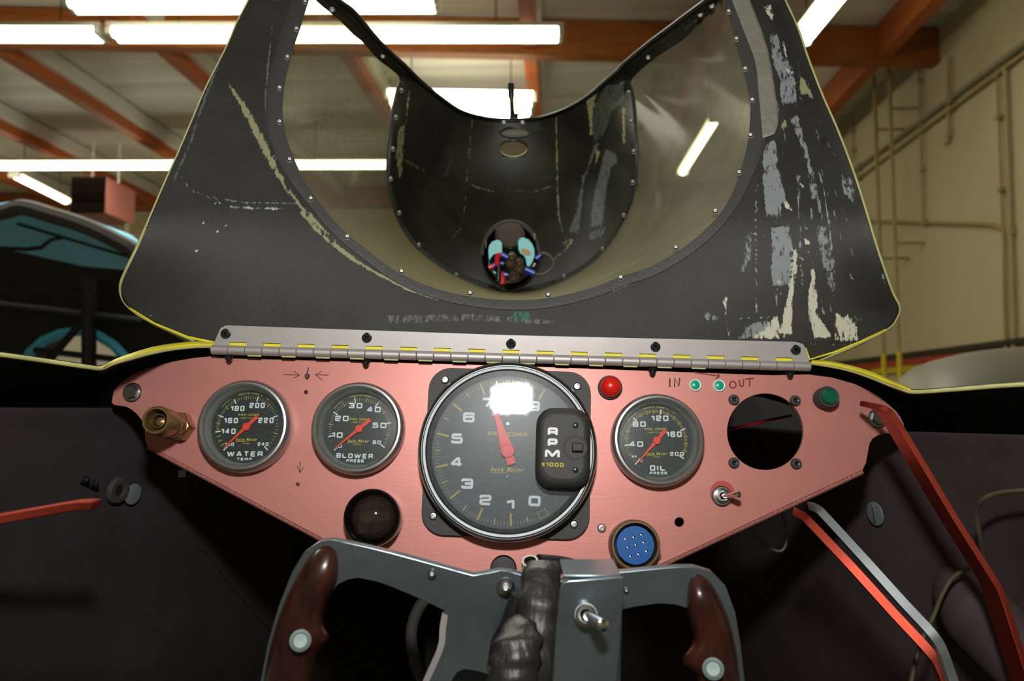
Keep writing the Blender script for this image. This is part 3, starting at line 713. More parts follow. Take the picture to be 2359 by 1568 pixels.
def painted_grid(name, rows2, material, parent, polys, strk, dts, depthf, hole=None, solid=.003):
    """rows2: rows of (px, py, depth) surface coordinates"""
    mb = MB(); n = len(rows2[0]); flat2 = [list(p) for r_ in rows2 for p in r_]
    faces = []
    def e(p): return math.hypot((p[0] - hole[0]) / hole[2], (p[1] - hole[1]) / hole[3])
    for i in range(len(rows2) - 1):
        for k in range(n - 1):
            f = (i * n + k, i * n + k + 1, (i + 1) * n + k + 1, (i + 1) * n + k)
            if hole and all(e(flat2[v]) < 1 for v in f): continue
            faces.append(f)
    if hole:
        used = set(v for f in faces for v in f)
        for v in used:
            ee = e(flat2[v])
            if ee < 1:
                ee = max(ee, .2); flat2[v][0] = hole[0] + (flat2[v][0] - hole[0]) / ee; flat2[v][1] = hole[1] + (flat2[v][1] - hole[1]) / ee
    mb.add([P(*p) for p in flat2], faces)
    o = mb.build(name, material, parent, world=True)
    pp = [(poly, c, a + .05, bbox(poly)) for poly, c, a in polys]
    ca = o.data.color_attributes.new('paint', 'FLOAT_COLOR', 'POINT')
    for i, p in enumerate(flat2): ca.data[i].color = paint_of(p[0], p[1], pp, strk, dts)
    cd = o.data.attributes.new('dark_zone', 'FLOAT', 'POINT')  # weight of the darker base coat zones
    for i, p in enumerate(flat2):
        v = 0.0
        for poly, c, a, bb in pp:
            if a > .85 and bb[0] <= p[0] <= bb[1] and bb[2] <= p[1] <= bb[3] and inpoly(p[0], p[1], poly):
                v = max(v, _ss(min(segd(p[0], p[1], poly[k - 1], poly[k]) for k in range(len(poly))) / 30))
        cd.data[i].value = v
    if solid:
        md = o.modifiers.new('thickness', 'SOLIDIFY'); md.thickness = solid; md.offset = 0
    return o
can = thing('canopy', P(1179, 810, .60), 'dark fiberglass cockpit canopy swung open, with clear side windows and a scuffed right flange', 'canopy')
cs = (90, 40, 26, 150, 26, 40, 90)
S1 = sect(SIL, (0, 9, 12, 15, 21, 24, 27, 36), cs)
O1 = sect(OUT, (0, 8, 10, 12, 20, 22, 24, 33), cs)
NA = 64
rows2 = []
for k in range(NA + 1):
    t = k / NA; row = []
    for a, b in zip(S1, O1):
        x = a.x + (b.x - a.x) * t; y = a.y + (b.y - a.y) * t
        row.append((x, y, fd(x, y)))
    rows2.append(row)
painted_grid('flange', rows2, 'canopy_fiberglass', can, smear_glow, strokes, dots, None)
# the pale and yellow edge of the flange
ed = MB().tube([P(p.x, p.y, fd(p.x, p.y)) for p in S1], .0016, 8).build('edge', 'yellow_edge', can, world=True)
def bandstrip(pts, mt, nm, par):
    rows = [[], [], []]
    for (x, y, ox, oy) in pts:
        d = fd(x, y)
        rows[0].append(P(x, y, d - .002)); rows[1].append(P(x + ox * .5, y + oy * .5, d)); rows[2].append(P(x + ox, y + oy, d + .006))
    return MB().grid(rows).build(nm, mt, par, world=True, solid=.001)
bandstrip([(300, 708, -1, 2), (357, 743, -2, 4), (395, 758, -2, 7), (432, 773, -2, 11), (465, 780, -1, 15), (494, 786, 0, 16)], 'yellow_paint', 'painted_lip', can)
bandstrip([(1858, 800, 4, 20), (1866, 826, 4, 8), (1920, 809, 3, 7), (1978, 786, 3, 6), (2040, 757, 3, 3)], 'yellow_paint', 'painted_lip', can)
# retainer strip round the windshield with its screws
def off_curve(pts, w_, outward=(1174, 250)):
    out = []
    for i, p in enumerate(pts):
        a = pts[max(0, i - 2)]; b = pts[min(len(pts) - 1, i + 2)]; t = (b - a).normalized(); n = Vector((-t.y, t.x))
        if n.dot(Vector((p.x - outward[0], p.y - outward[1]))) < 0: n = -n
        out.append(p + n * w_)
    return out
O2 = [Vector((p.x, p.y)) for p in O1]
rt = []
for wv, dz in ((-3, .001), (-3, -.0022), (14, -.0026), (34, -.0026), (36, -.0022), (36, .001)):
    oc = off_curve(O2, wv)
    if wv > 0: oc = [q.lerp(o_, .45 * _ss((o_.y - 300) / 200)) for q, o_ in zip(oc, O2)]
    rt.append([P(p.x, p.y, fd(p.x, p.y) + dz) for p in oc])
MB().grid(rt).build('window_retainer', 'retainer', can, world=True)
oc = [q.lerp(o_, .45 * _ss((o_.y - 300) / 200)) for q, o_ in zip(off_curve(O2, 38.5), O2)]
MB().tube([P(p.x, p.y, fd(p.x, p.y) - .0004) for p in oc[100:-60]], .0009, 6).build('retainer_gap', 'seam_shade_dark', can, world=True)
def frame_at(p, n, roll=0.0):
    n = n.normalized(); up = Vector((0, 0, 1)); x = up.cross(n)
    if x.length < .05: x = Vector((1, 0, 0)).cross(n)
    x.normalize(); y = n.cross(x); m = Matrix.Identity(4)
    for i in range(3): m[i][0] = x[i]; m[i][1] = y[i]; m[i][2] = n[i]; m[i][3] = p[i]
    return m @ Matrix.Rotation(roll, 4, 'Z')
def to_cam(p): return (CAMP - p).normalized()
_scr = {}
def screwhead(name, mt, r_, h, parent, p, n, style='pan'):
    key = (name, mt, round(r_, 5), style)
    m = ROOTM[parent.name].inverted() @ frame_at(p, n, random.uniform(0, 1.5))
    if key not in _scr:
        mb = MB()
        if style == 'pan':
            mb.lathe([(r_ * 1.35, 0), (r_ * 1.35, h * .15), (r_ * 1.0, h * .2), (r_, h * .7), (r_ * .7, h), (r_ * .32, h), (r_ * .28, h * .5), (0.0001, h * .5)], 14)
        elif style == 'hex':
            mb.lathe([(r_ * 1.3, 0), (r_ * 1.3, h * .2), (r_ * 1.05, h * .25)], 24); mb.lathe([(r_, h * .2), (r_, h * .9), (r_ * .85, h), (0.0001, h)], 6)
        elif style == 'acorn':
            mb.lathe([(r_ * 1.25, 0), (r_ * 1.3, h * .12), (r_ * 1.0, h * .2), (r_ * .95, h * .6), (r_ * .75, h * .8), (r_ * .5, h), (r_ * .3, h), (.0001, h * .9)], 14)
        elif style == 'socket':
            mb.lathe([(r_, 0), (r_, h * .6), (r_ * .8, h), (r_ * .45, h), (r_ * .4, h * .3), (.0001, h * .3)], 20)
        o = mb.build(name, mt, parent); _scr[key] = o
    else:
        o = _scr[key].copy(); COL.objects.link(o); o.parent = parent
    o.matrix_local = m
    return o
for x, y in [(703, 4), (683, 67), (662, 132), (644, 203), (644, 281), (667, 368), (716, 458), (800, 546), (925, 626), (1083, 676), (1263, 680), (1430, 640), (1557, 571), (1648, 487), (1703, 398), (1729, 312), (1733, 231), (1717, 159), (1697, 90), (1679, 27)]:
    p = P(x, y, fd(x, y) - .0028); screwhead('screw', 'screw_steel', .0017, .0035, can, p, to_cam(p) + Vector((0, 0, .25)))
# roof shell: from windshield top arch to the rear rim, with side strips
ci = (40, 14, 120, 120, 14, 40)
I1s = [Vector((x, y, innd(x, y, i))) for i, (x, y) in enumerate(INN)]
I1 = sect(I1s, (0, 6, 8, 19, 27, 29, 34), ci)
R1s = [Vector((x, y, rd(y))) for x, y in RIM]
R1 = sect(R1s, (0, 5, 7, 12, 17, 19, 24), ci)
rows2 = []
NR = 60
for k in range(NR + 1):
    t = k / NR; row = []
    for a, b in zip(I1, R1):
        wd = (a - b).xy.length
        x = a.x + (b.x - a.x) * t; y = a.y + (b.y - a.y) * t
        d = a.z + (b.z - a.z) * t + .05 * math.sin(PI * t) * min(1, wd / 300)
        row.append((x, y, d))
    rows2.append(row)
def q1(pts): return [(860 + .357 * a, 160 + .357 * b) for a, b in pts]
GR2 = (116, 122, 120); CR2 = (190, 186, 140)
rsm = [(q1([(1500, 90), (1620, 80), (1640, 200), (1560, 260), (1500, 420), (1430, 480), (1400, 300), (1440, 200)]), (92, 96, 84), .56),
 (q1([(1370, 180), (1450, 150), (1430, 260), (1420, 480), (1400, 420), (1390, 300)]), CR2, .60), (q1([(1440, 500), (1480, 520), (1460, 600), (1430, 640)]), CR2, .55),
 (q1([(1420, 490), (1490, 440), (1430, 570), (1370, 720), (1355, 880), (1335, 1060), (1250, 1065), (1310, 920), (1340, 760), (1345, 680), (1375, 660)]), GR2, .60),
 (q1([(1500, 500), (1580, 540), (1585, 600), (1540, 640), (1520, 760), (1490, 1010), (1400, 1035), (1410, 880), (1440, 740), (1470, 620)]), GR2, .58),
 (q1([(1400, 1050), (1520, 1010), (1490, 1080), (1390, 1120)]), GR2, .52), (q1([(1210, 1120), (1330, 1070), (1270, 1160), (1170, 1240), (1150, 1230), (1240, 1150)]), (170, 170, 140), .5),
 (q1([(1600, 230), (1640, 250), (1640, 480), (1610, 480)]), CR2, .50), (q1([(1000, 345), (1085, 335), (1095, 395), (1010, 415)]), (62, 64, 58), .6),
 (q1([(1030, 680), (1165, 665), (1170, 720), (1090, 725)]), (58, 60, 56), .6), (q1([(440, 690), (490, 565), (520, 570), (480, 700), (415, 700)]), (58, 60, 52), .6),
 (q1([(790, 570), (1000, 545), (1010, 620), (900, 665), (780, 650)]), (48, 52, 50), .6),
 (q1([(150, 380), (200, 340), (185, 640), (160, 740), (130, 560)]), CR2, .54), (q1([(220, 120), (235, 130), (225, 260), (205, 380), (195, 340), (205, 200)]), CR2, .50),
 (q1([(180, 560), (260, 600), (330, 640), (340, 670), (270, 650), (190, 600)]), (120, 122, 90), .46), (q1([(1520, 825), (1600, 812), (1600, 822), (1520, 838)]), CR2, .5),
 ([(1640, 0), (1600, 20), (1540, 62), (1470, 118), (1460, 136), (1500, 118), (1560, 80), (1620, 40)], (104, 108, 104), .44)]
rst = [([(1086, 275, 2.2), (1080, 350, 2.2), (1073, 430, 2.2), (1068, 500, 2.2), (1058, 530, 2), (1040, 552, 2)], (128, 130, 92), .43), ([(1283, 272, 2.5), (1284, 350, 2.5), (1285, 430, 2.5), (1288, 500, 2.5), (1296, 535, 2.2), (1310, 560, 2)], (156, 158, 120), .48),
 ([(1086, 428, 2), (1130, 440, 2.5), (1180, 444, 2.5), (1230, 440, 2.5), (1285, 428, 2.2)], (150, 152, 120), .5)]
painted_grid('roof_shell', rows2, 'canopy_roof', can, rsm, rst, [(1267, 1000, 1)], None, hole=(1183, 343, 33, 19), solid=.003)
MB().tube([P(p.x, p.y, p.z) for p in R1], .0035, 8).build('rear_rim', 'canopy_roof', can, world=True)
MB().tube([P(p.x, p.y, p.z - .001) for p in I1[50:-50]], .0028, 8).build('front_arch_edge', 'retainer', can, world=True)
hp = [P(1183 + 33 * math.cos(a * PI / 16), 343 + 19 * math.sin(a * PI / 16), 1.105) for a in range(33)]
MB().tube(hp, .0018, 6, caps=False).build('vent_hole_edge', 'yellow_edge', can, world=True)
for x, y in [(925, 208), (912, 270), (905, 343), (900, 412), (920, 490), (965, 564), (1051, 633), (1173, 662), (1299, 636), (1388, 573), (1437, 496), (1458, 420), (1460, 349), (1454, 280), (1448, 213)]:
    d = innd(x, y, 15) - .006; p = P(x, y, d); screwhead('screw', 'screw_steel', .0022, .005, can, p, to_cam(p) + Vector((0, 0, .25)))
for x, y in [(765, 23), (882, 130), (1493, 133), (1613, 35), (1640, 15)]:
    p = P(x, y, rd(y) - .008); screwhead('screw', 'screw_steel', .0020, .004, can, p, to_cam(p))
# windshield
cg = (30, 40, 60, 60, 40, 30)
O3s = [Vector((x, y, fd(x, y) + .002)) for x, y in OUT]
gO = sect(O3s, (1, 4, 8, 16, 24, 29, 32), cg)
gI = sect(I1s, (0, 4, 8, 19, 27, 30, 34), cg)
rows = []
for k in range(15):
    t = k / 14
    rows.append([P(*(a.lerp(b, t) + Vector((0, 0, .012 * math.sin(PI * t))))) for a, b in zip(gO, gI)])
MB().grid(rows).build('windshield', 'canopy_glass', can, world=True)
# silver tape on the flange
tp = [(1686, 0), (1706, -3), (1728, 0), (1743, 41), (1763, 93), (1778, 160), (1790, 239), (1792, 296), (1779, 310), (1757, 320), (1753, 271), (1747, 207), (1740, 144), (1718, 83)]
tpl = [(1672, -45), (1686, 0), (1718, 83), (1740, 144), (1747, 207), (1753, 271), (1757, 319)]
tpr = [(1712, -45), (1728, 0), (1763, 93), (1778, 160), (1790, 239), (1793, 280), (1785, 308)]
a = resample(catmull(tpl, 6), 60); b = resample(catmull(tpr, 6), 60)
rows = []
for k in range(7):
    rows.append([P(*(lambda q: (q.x, q.y, fd(q.x, q.y) - .0032 - .0006 * math.sin(i * .9 + k) * (k % 2)))(p.lerp(q_, k / 6))) for i, (p, q_) in enumerate(zip(a, b))])
MB().grid(rows).build('silver_tape', 'duct_tape', can, world=True, solid=.0004)
# mirror stalk over the rim
r = thing('stalk_mount', P(1185, 290, 1.1), 'dark upright stalk with a round pale underside fixed to the canopy\'s rear rim', 'stalk')
MB().tube([P(1177, 193, 1.11), P(1178, 222, 1.11), P(1178.5, 228, 1.11), P(1180, 255, 1.11), P(1181, 280, 1.11)], [.0045, .0045, .0033, .0033, .0045], 12).build('stalk', 'darksteel', r, world=True)
MB().tube([P(1190, 262, 1.10), P(1188, 276, 1.10)], .003, 8).build('clip', 'darksteel', r, world=True)
mb = MB(); rows = []
for rr, yy in ((12, 280), (20, 290), (30, 298), (36, 303), (33, 309)):
    rows.append([P(1184 + rr * math.cos(2 * PI * k / 32), yy + rr * .28 * math.sin(2 * PI * k / 32), 1.085) for k in range(32)])
mb.grid(rows, wrap=True).build('base', 'darksteel', r, world=True)
mb = MB(); pts = [P(1187 + 31 * math.cos(2 * PI * k / 32), 307 + 10 * math.sin(2 * PI * k / 32), 1.078) for k in range(32)]
mb.add(pts + [P(1187, 307, 1.07)], [(k, (k + 1) % 32, 32) for k in range(32)]).build('pale_disc', 'disc_pale', r, world=True)
for x in (1161, 1204):
    p = P(x, 283, 1.08); screwhead('screw', 'screw_steel', .0026, .004, r, p, to_cam(p))

# ------------------------------------------------------------------ pump / motor under the canopy roof
dk = .90
pm = thing('motor_housing', P(1178, 600, dk), 'black round motor housing with turquoise panels and coloured wires inside the canopy', 'motor')
def ell(cx, cy, rx, ry, d, n=32, a0=0, a1=2 * PI): return [P(cx + rx * math.cos(a0 + (a1 - a0) * k / (n - 1)), cy + ry * math.sin(a0 + (a1 - a0) * k / (n - 1)), d) for k in range(n)]
rows = []
for rx, ry, cx, cy, d in ((67, 78, 1176, 592, .955), (67, 78, 1176, 588, .93), (64, 72, 1176, 586, .925), (58, 64, 1176, 590, .935), (52, 58, 1176, 596, .91), (38, 44, 1177, 600, .885), (24, 30, 1178, 606, .878), (2, 2, 1178, 606, .876)):
    rows.append([P(cx + rx * math.cos(2 * PI * k / 40), cy + ry * math.sin(2 * PI * k / 40), d) for k in range(40)])
MB().grid(rows, wrap=True).build('housing', 'gloss_black', pm, world=True)
MB().tube([P(1176 + 66 * math.cos(a), 588 - 77 * math.sin(a), .925) for a in [PI * k / 30 for k in range(31)]], .0028, 8).build('rim', 'gray_edge', pm, world=True)
MB().lathe([(.017, -.01), (.017, .016), (.014, .02), (.0001, .021)], 28, m=frame_at(P(1175, 560, .90), to_cam(P(1175, 560, .9)) + Vector((0, 0, .7)))).build('motor_can', 'motor_brown', pm, world=True)
def c5(pts): return [(1080 + .13395 * x, 490 + .13395 * y) for x, y in pts]
lobL = c5([(330, 640), (345, 560), (400, 490), (480, 462), (545, 475), (575, 520), (578, 690), (520, 690), (430, 720), (380, 780), (350, 850), (400, 960), (480, 1030), (490, 1070), (420, 1030), (345, 930)])
lobR = c5([(835, 480), (880, 430), (940, 420), (1030, 450), (1100, 530), (1135, 620), (1140, 740), (1100, 850), (1050, 930), (990, 920), (970, 800), (940, 740), (870, 690), (845, 620)])
for l_ in (lobL, lobR):
    mb = MB(MC); mb.prism([((x - 1179.5) / F * .872, (784 - y) / F * .872) for x, y in l_], -.895, -.872)
    mb.build('turquoise_panel', 'turquoise', pm, world=True, bevel=.0025)
mb = MB(MC); ce = c5([(980, 675)])[0]
mb.prism([((ce[0] + 11 * math.cos(t * PI / 12) - 1179.5) / F * .8715, (784 - ce[1] - (7 * math.sin(t * PI / 12) + 3.5 * math.cos(t * PI / 12))) / F * .8715) for t in range(24)], -.8715, -.871)
mb.build('oval_label', 'label_tan', pm, world=True, flat=True)
for (x, y) in ((490, 330), (850, 280), (1130, 430), (285, 550)):
    q = c5([(x, y)])[0]; MB().tube([P(q[0], q[1] - 6, .92), P(q[0] + 1, q[1] + 6, .905)], [.0025, .001], 8).build('rib', 'gray_edge', pm, world=True)
for (x, y, r_) in ((715, 860, .0065), (740, 755, .0052), (865, 960, .0065), (870, 850, .005), (775, 1110, .0065)):
    q = c5([(x, y)])[0]; p = P(q[0], q[1], .868); n = to_cam(p) + Vector((0, 0, -.35))
    MB().lathe([(r_ * .9, -.012), (r_ * .9, .0), (r_ * 1.05, .001), (r_ * 1.05, .004), (r_ * .8, .006), (r_ * .45, .006), (r_ * .35, .009), (.0001, .0095)], 8, m=frame_at(p, n) @ Matrix.Scale(.85, 4)).build('brass_terminal', 'brass_dark', pm, world=True)
    MB().lathe([(r_ * .95, -.0025), (r_ * 1.15, -.002), (r_ * 1.15, 0), (r_ * .9, .0)], 16, m=frame_at(p, n) @ Matrix.Scale(.85, 4)).build('washer', 'screw_steel', pm, world=True)
def wire(pts, r_, nm, mt, d=.862, par=pm):
    q = c5(pts); MB().tube(catmull([P(x, y, d - .0015 * i) for i, (x, y) in enumerate(q)], 6) if len(q) > 2 else [P(x, y, d) for x, y in q], r_, 10).build(nm, mt, par, world=True)
wire([(565, 715), (670, 775)], .0035, 'blue_sleeve', 'terminal_blue'); wire([(420, 905), (600, 870)], .0032, 'blue_sleeve', 'terminal_blue'); wire([(600, 1060), (670, 1070)], .0035, 'blue_sleeve', 'terminal_blue')
wire([(970, 970), (1130, 1045)], .0042, 'blue_sleeve', 'terminal_blue'); wire([(1150, 790), (1250, 730)], .0035, 'blue_sleeve', 'terminal_blue', .885)
wire([(550, 725), (495, 750), (485, 830), (500, 920)], .003, 'red_wire', 'terminal_red'); wire([(340, 945), (420, 920)], .0032, 'red_wire', 'terminal_red'); wire([(555, 1030), (575, 1110), (580, 1230)], .0036, 'red_wire', 'terminal_red')
wire([(520, 880), (515, 1000), (505, 1180)], .0028, 'black_wire', 'plastic_black', .858)
wire([(1120, 1040), (1230, 1060), (1370, 1000), (1455, 890), (1420, 770), (1330, 705), (1240, 695)], .0016, 'grey_wire', 'wire_gray', .875)
wire([(1100, 930), (1150, 870)], .003, 'red_wire', 'brass_dark', .89)

# ------------------------------------------------------------------ hinge
def HP(px, py, off=0.0): return P(px, py, .5955 + off)
hg = thing('piano_hinge', P(1179, 815, .596), 'long aluminium piano hinge with yellow overspray joining canopy and dash', 'hinge')
x0, y0, x1, y1 = 488, 800, 1866, 839
def hl_(x): return y0 + (x - x0) * (y1 - y0) / (x1 - x0) + 5
NK = 35; kw = (x1 - x0) / NK
upper = [(494, 790)] ; leaf = []
top = [(500, 772), (508, 755), (520, 749), (1180, 772), (1835, 787), (1850, 792), (1858, 804)]
nd = lambda x, y: ((x - 1179.5) / F * .5935, (784 - y) / F * .5935)
leafpts = list(top)
leafpts.append((1864, 828))
for k in range(NK - 1, -1, -1):
    xa, xb = x0 + k * kw, x0 + (k + 1) * kw
    if k % 2 == 0: leafpts += [(xb, hl_(xb) - 4), (xa, hl_(xa) - 4)]
    else: leafpts += [(xb, hl_(xb) - 19), (xa, hl_(xa) - 19)]
MB(MC).prism([nd(*p) for p in leafpts], -.5955, -.594).build('upper_leaf', 'alu_matte', hg, world=True, flat=True)
yb = [(x0 + 8, hl_(x0) - 24), (x1 - 20, hl_(x1) - 24), (x1 - 20, hl_(x1) + 4), (x0 + 8, hl_(x0) + 4)]
MB(MC).prism([nd(*p) for p in yb], -.5966, -.5958).build('painted_backing', 'yellow_paint', hg, world=True, flat=True)
lb_ = [(x0 + 4, hl_(x0) + 2), (x1 - 4, hl_(x1) + 2), (x1 - 4, hl_(x1) + 18), (x0 + 4, hl_(x0) + 18)]
MB(MC).prism([nd(*p) for p in lb_], -.602, -.600).build('lower_leaf', 'seam_shade_dark', hg, world=True, flat=True)  # lower leaf coloured near black for the shadow it sits in
kn0 = None
pa = P(x0, hl_(x0), .5945); pb = P(x1, hl_(x1), .5945); ax = (pb - pa); seg = ax.length / NK; axn = ax.normalized()
MB().tube([pa, pb], .0012, 8).build('hinge_pin', 'darksteel', hg, world=True)
upv = (MC.to_3x3() @ Vector((0, 1, 0))); upv = (upv - axn * upv.dot(axn)).normalized()
kb = {}
for k in range(NK):
    c = pa + axn * seg * (k + .5)
    if k % 2 not in kb:
        mb = MB(); mb.lathe([(.0012, -seg * .485), (.0034, -seg * .485), (.0037, -seg * .46), (.0037, seg * .46), (.0034, seg * .485), (.0012, seg * .485)], 20)
        o = mb.build('hinge_knuckle', 'alu_matte', hg); kb[k % 2] = o
    else:
        o = kb[k % 2].copy(); COL.objects.link(o); o.parent = hg
    n = axn; m = Matrix.Identity(4); y_ = n.cross(upv)
    for i in range(3): m[i][0] = upv[i]; m[i][1] = y_[i]; m[i][2] = n[i]; m[i][3] = c[i]
    o.matrix_local = ROOTM[hg.name].inverted() @ m
    if k % 2 == 0 and k not in (22, 24) or k == 1:
        pass
    if k % 2 == 0 and 1 < k < NK - 5:
        q0 = c - axn * seg * .4; q1_ = c + axn * seg * .4; dn = -upv * .0036 + to_cam(c) * .0012
        MB().bar([q0 + dn, q1_ + dn], upv * .0007, to_cam(c) * .0005).build('yellow_edge_paint', 'yellow_edge', hg, world=True)
for x, y in ((520, 766), (845, 775), (1177, 789), (1510, 796), (1833, 803)):
    p = P(x, y + 3, .5935); screwhead('lock_nut', 'darksteel', .0029, .0065, hg, p, to_cam(p) + Vector((0, 0, .45)), 'acorn')
for x, y in ((528, 819), (843, 830), (1177, 842), (1503, 851), (1820, 857)):
    p = P(x, y, .598); screwhead('lock_nut', 'darksteel', .0026, .006, hg, p, to_cam(p) + Vector((0, 0, -.9)), 'acorn')

# ------------------------------------------------------------------ dash panel
dash = thing('dash_panel', DM, 'salmon red anodized aluminium instrument panel with welded lower edges', 'dashboard')
ol = [(257, 926), (262, 900), (273, 886), (290, 873), (306, 863), (330, 852), (356, 843), (380, 837), (406, 831), (447, 824), (489, 820), (540, 820), (700, 825), (960, 834), (1200, 843), (1500, 854), (1780, 864), (1862, 862),
      (1916, 869), (1969, 884), (2000, 898), (2023, 912), (2044, 928), (2062, 944), (2074, 960), (2082, 976), (2084, 991), (2060, 996), (2040, 998), (2023, 1002), (2010, 1010), (2003, 1022), (1999, 1044), (1995, 1066), (1987, 1082), (1498, 1310), (1420, 1346), (930, 1338), (750, 1243), (338, 1024),
      (334, 1010), (334, 992), (330, 972), (316, 954), (303, 943), (290, 936), (262, 932)]
poly = [(D(x, y).x, D(x, y).y) for x, y in ol]
def dcirc(px, py, rpx, n=48):
    return [(D(px + rpx * math.cos(2 * PI * k / n), py + rpx * math.sin(2 * PI * k / n)).x, D(px + rpx * math.cos(2 * PI * k / n), py + rpx * math.sin(2 * PI * k / n)).y) for k in range(n)]
holes = [dcirc(1763, 994, 88, 64), dcirc(1565, 1202, 11, 24)]
MB().prism(poly, -.003, 0, holes).build('panel', 'anodized', dash, bevel=.0004)
def bead(pts):
    p = [D(*q) for q in pts]; c = resample([Vector((a.x, a.y, -.004)) for a in p], 620)
    mb = MB(); mb.tube(c, [.0026 + .00028 * math.sin(i * 1.15) for i in range(len(c))], 10)
    for i, v in enumerate(mb.v): v.z += .0001 * math.sin(i * .7)
    return mb
bead([(338, 1026), (400, 1060), (750, 1246), (930, 1340)]).build('weld_bead', 'anodized', dash)
bead([(1990, 1084), (1920, 1117), (1498, 1313), (1420, 1348)]).build('weld_bead', 'anodized', dash)
for pts in (((338, 1026), (750, 1246), (930, 1340)), ((1990, 1084), (1498, 1313), (1420, 1348))):
    c = [D(*q) for q in pts]
    MB().grid([[Vector((a.x, a.y, -.004)) for a in c], [Vector((a.x * .985, a.y + .002, -.035)) for a in c]]).build('return_flange', 'anodized', dash, solid=.002)
def draw(strokes_, mt, wpx=2.2, nm='marker_drawing'):
    mb = MB()
    for st in strokes_:
        q = [D(x, y).xy for x, y in st]
        q = [Vector(p) for p in q]; ribbon(mb, q, wpx / 3.07 / 1000, False, .0002)
    mb.build(nm, mt, dash, flat=True)
def loop(cx, cy, r_, n=10, wob=1.0): return [(cx + r_ * math.cos(2 * PI * k / n) * wob, cy + r_ * math.sin(2 * PI * k / n)) for k in range(n + 1)]
draw([[(653, 862), (690, 864)], [(678, 855), (690, 864), (676, 871)]], 'marker', 1.6, 'drawn_arrow')
draw([[(757, 864), (727, 863)], [(740, 855), (727, 863), (743, 876)]], 'marker', 1.6, 'drawn_arrow')
draw([[(711, 846), (707, 862)], loop(708, 866, 5), loop(708, 866, 3), [(703, 868), (708, 874), (713, 866)]], 'marker', 2.4, 'drawn_mark')
draw([loop(705, 903, 3.6), loop(705, 903, 1.8)], 'marker', 3, 'drawn_mark')
draw([[(692, 1063), (691, 1087)], [(685, 1073), (691, 1088), (700, 1076)]], 'marker', 1.6, 'drawn_arrow')
draw([loop(686, 1115, 3.4), [(683, 1112), (689, 1119)]], 'marker', 2.2, 'drawn_mark')
draw([[(1543, 871), (1543, 891)], [(1554, 891), (1554, 871), (1564, 889), (1566, 870)]], 'marker', 3.2, 'drawn_word')
draw([loop(1688, 886, 7.5), [(1703, 875), (1704, 887), (1708, 890), (1712, 888), (1713, 873)], [(1717, 873), (1737, 871)], [(1727, 872), (1727, 890)]], 'marker_brown', 3.2, 'drawn_word')
draw([[(1597, 857), (1657, 866)], [(1652, 858), (1657, 866), (1648, 873)]], 'marker_brown', 3, 'drawn_arrow')
for (x, y, lb) in ((306, 904, 0), (2021, 964, 1)):
    b = MB(); b.lathe([(.0072, 0), (.0074, .001), (.0066, .0018), (.0052, .002)], 32); b.lathe([(.0058, .0015), (.0058, .0042), (.0050, .005), (.0001, .005)], 6)
    o = b.build('hex_bolt', 'steel', dash, angle=25); o.matrix_local = T(*D(x, y)) @ Matrix.Rotation(.3, 4, 'Z')

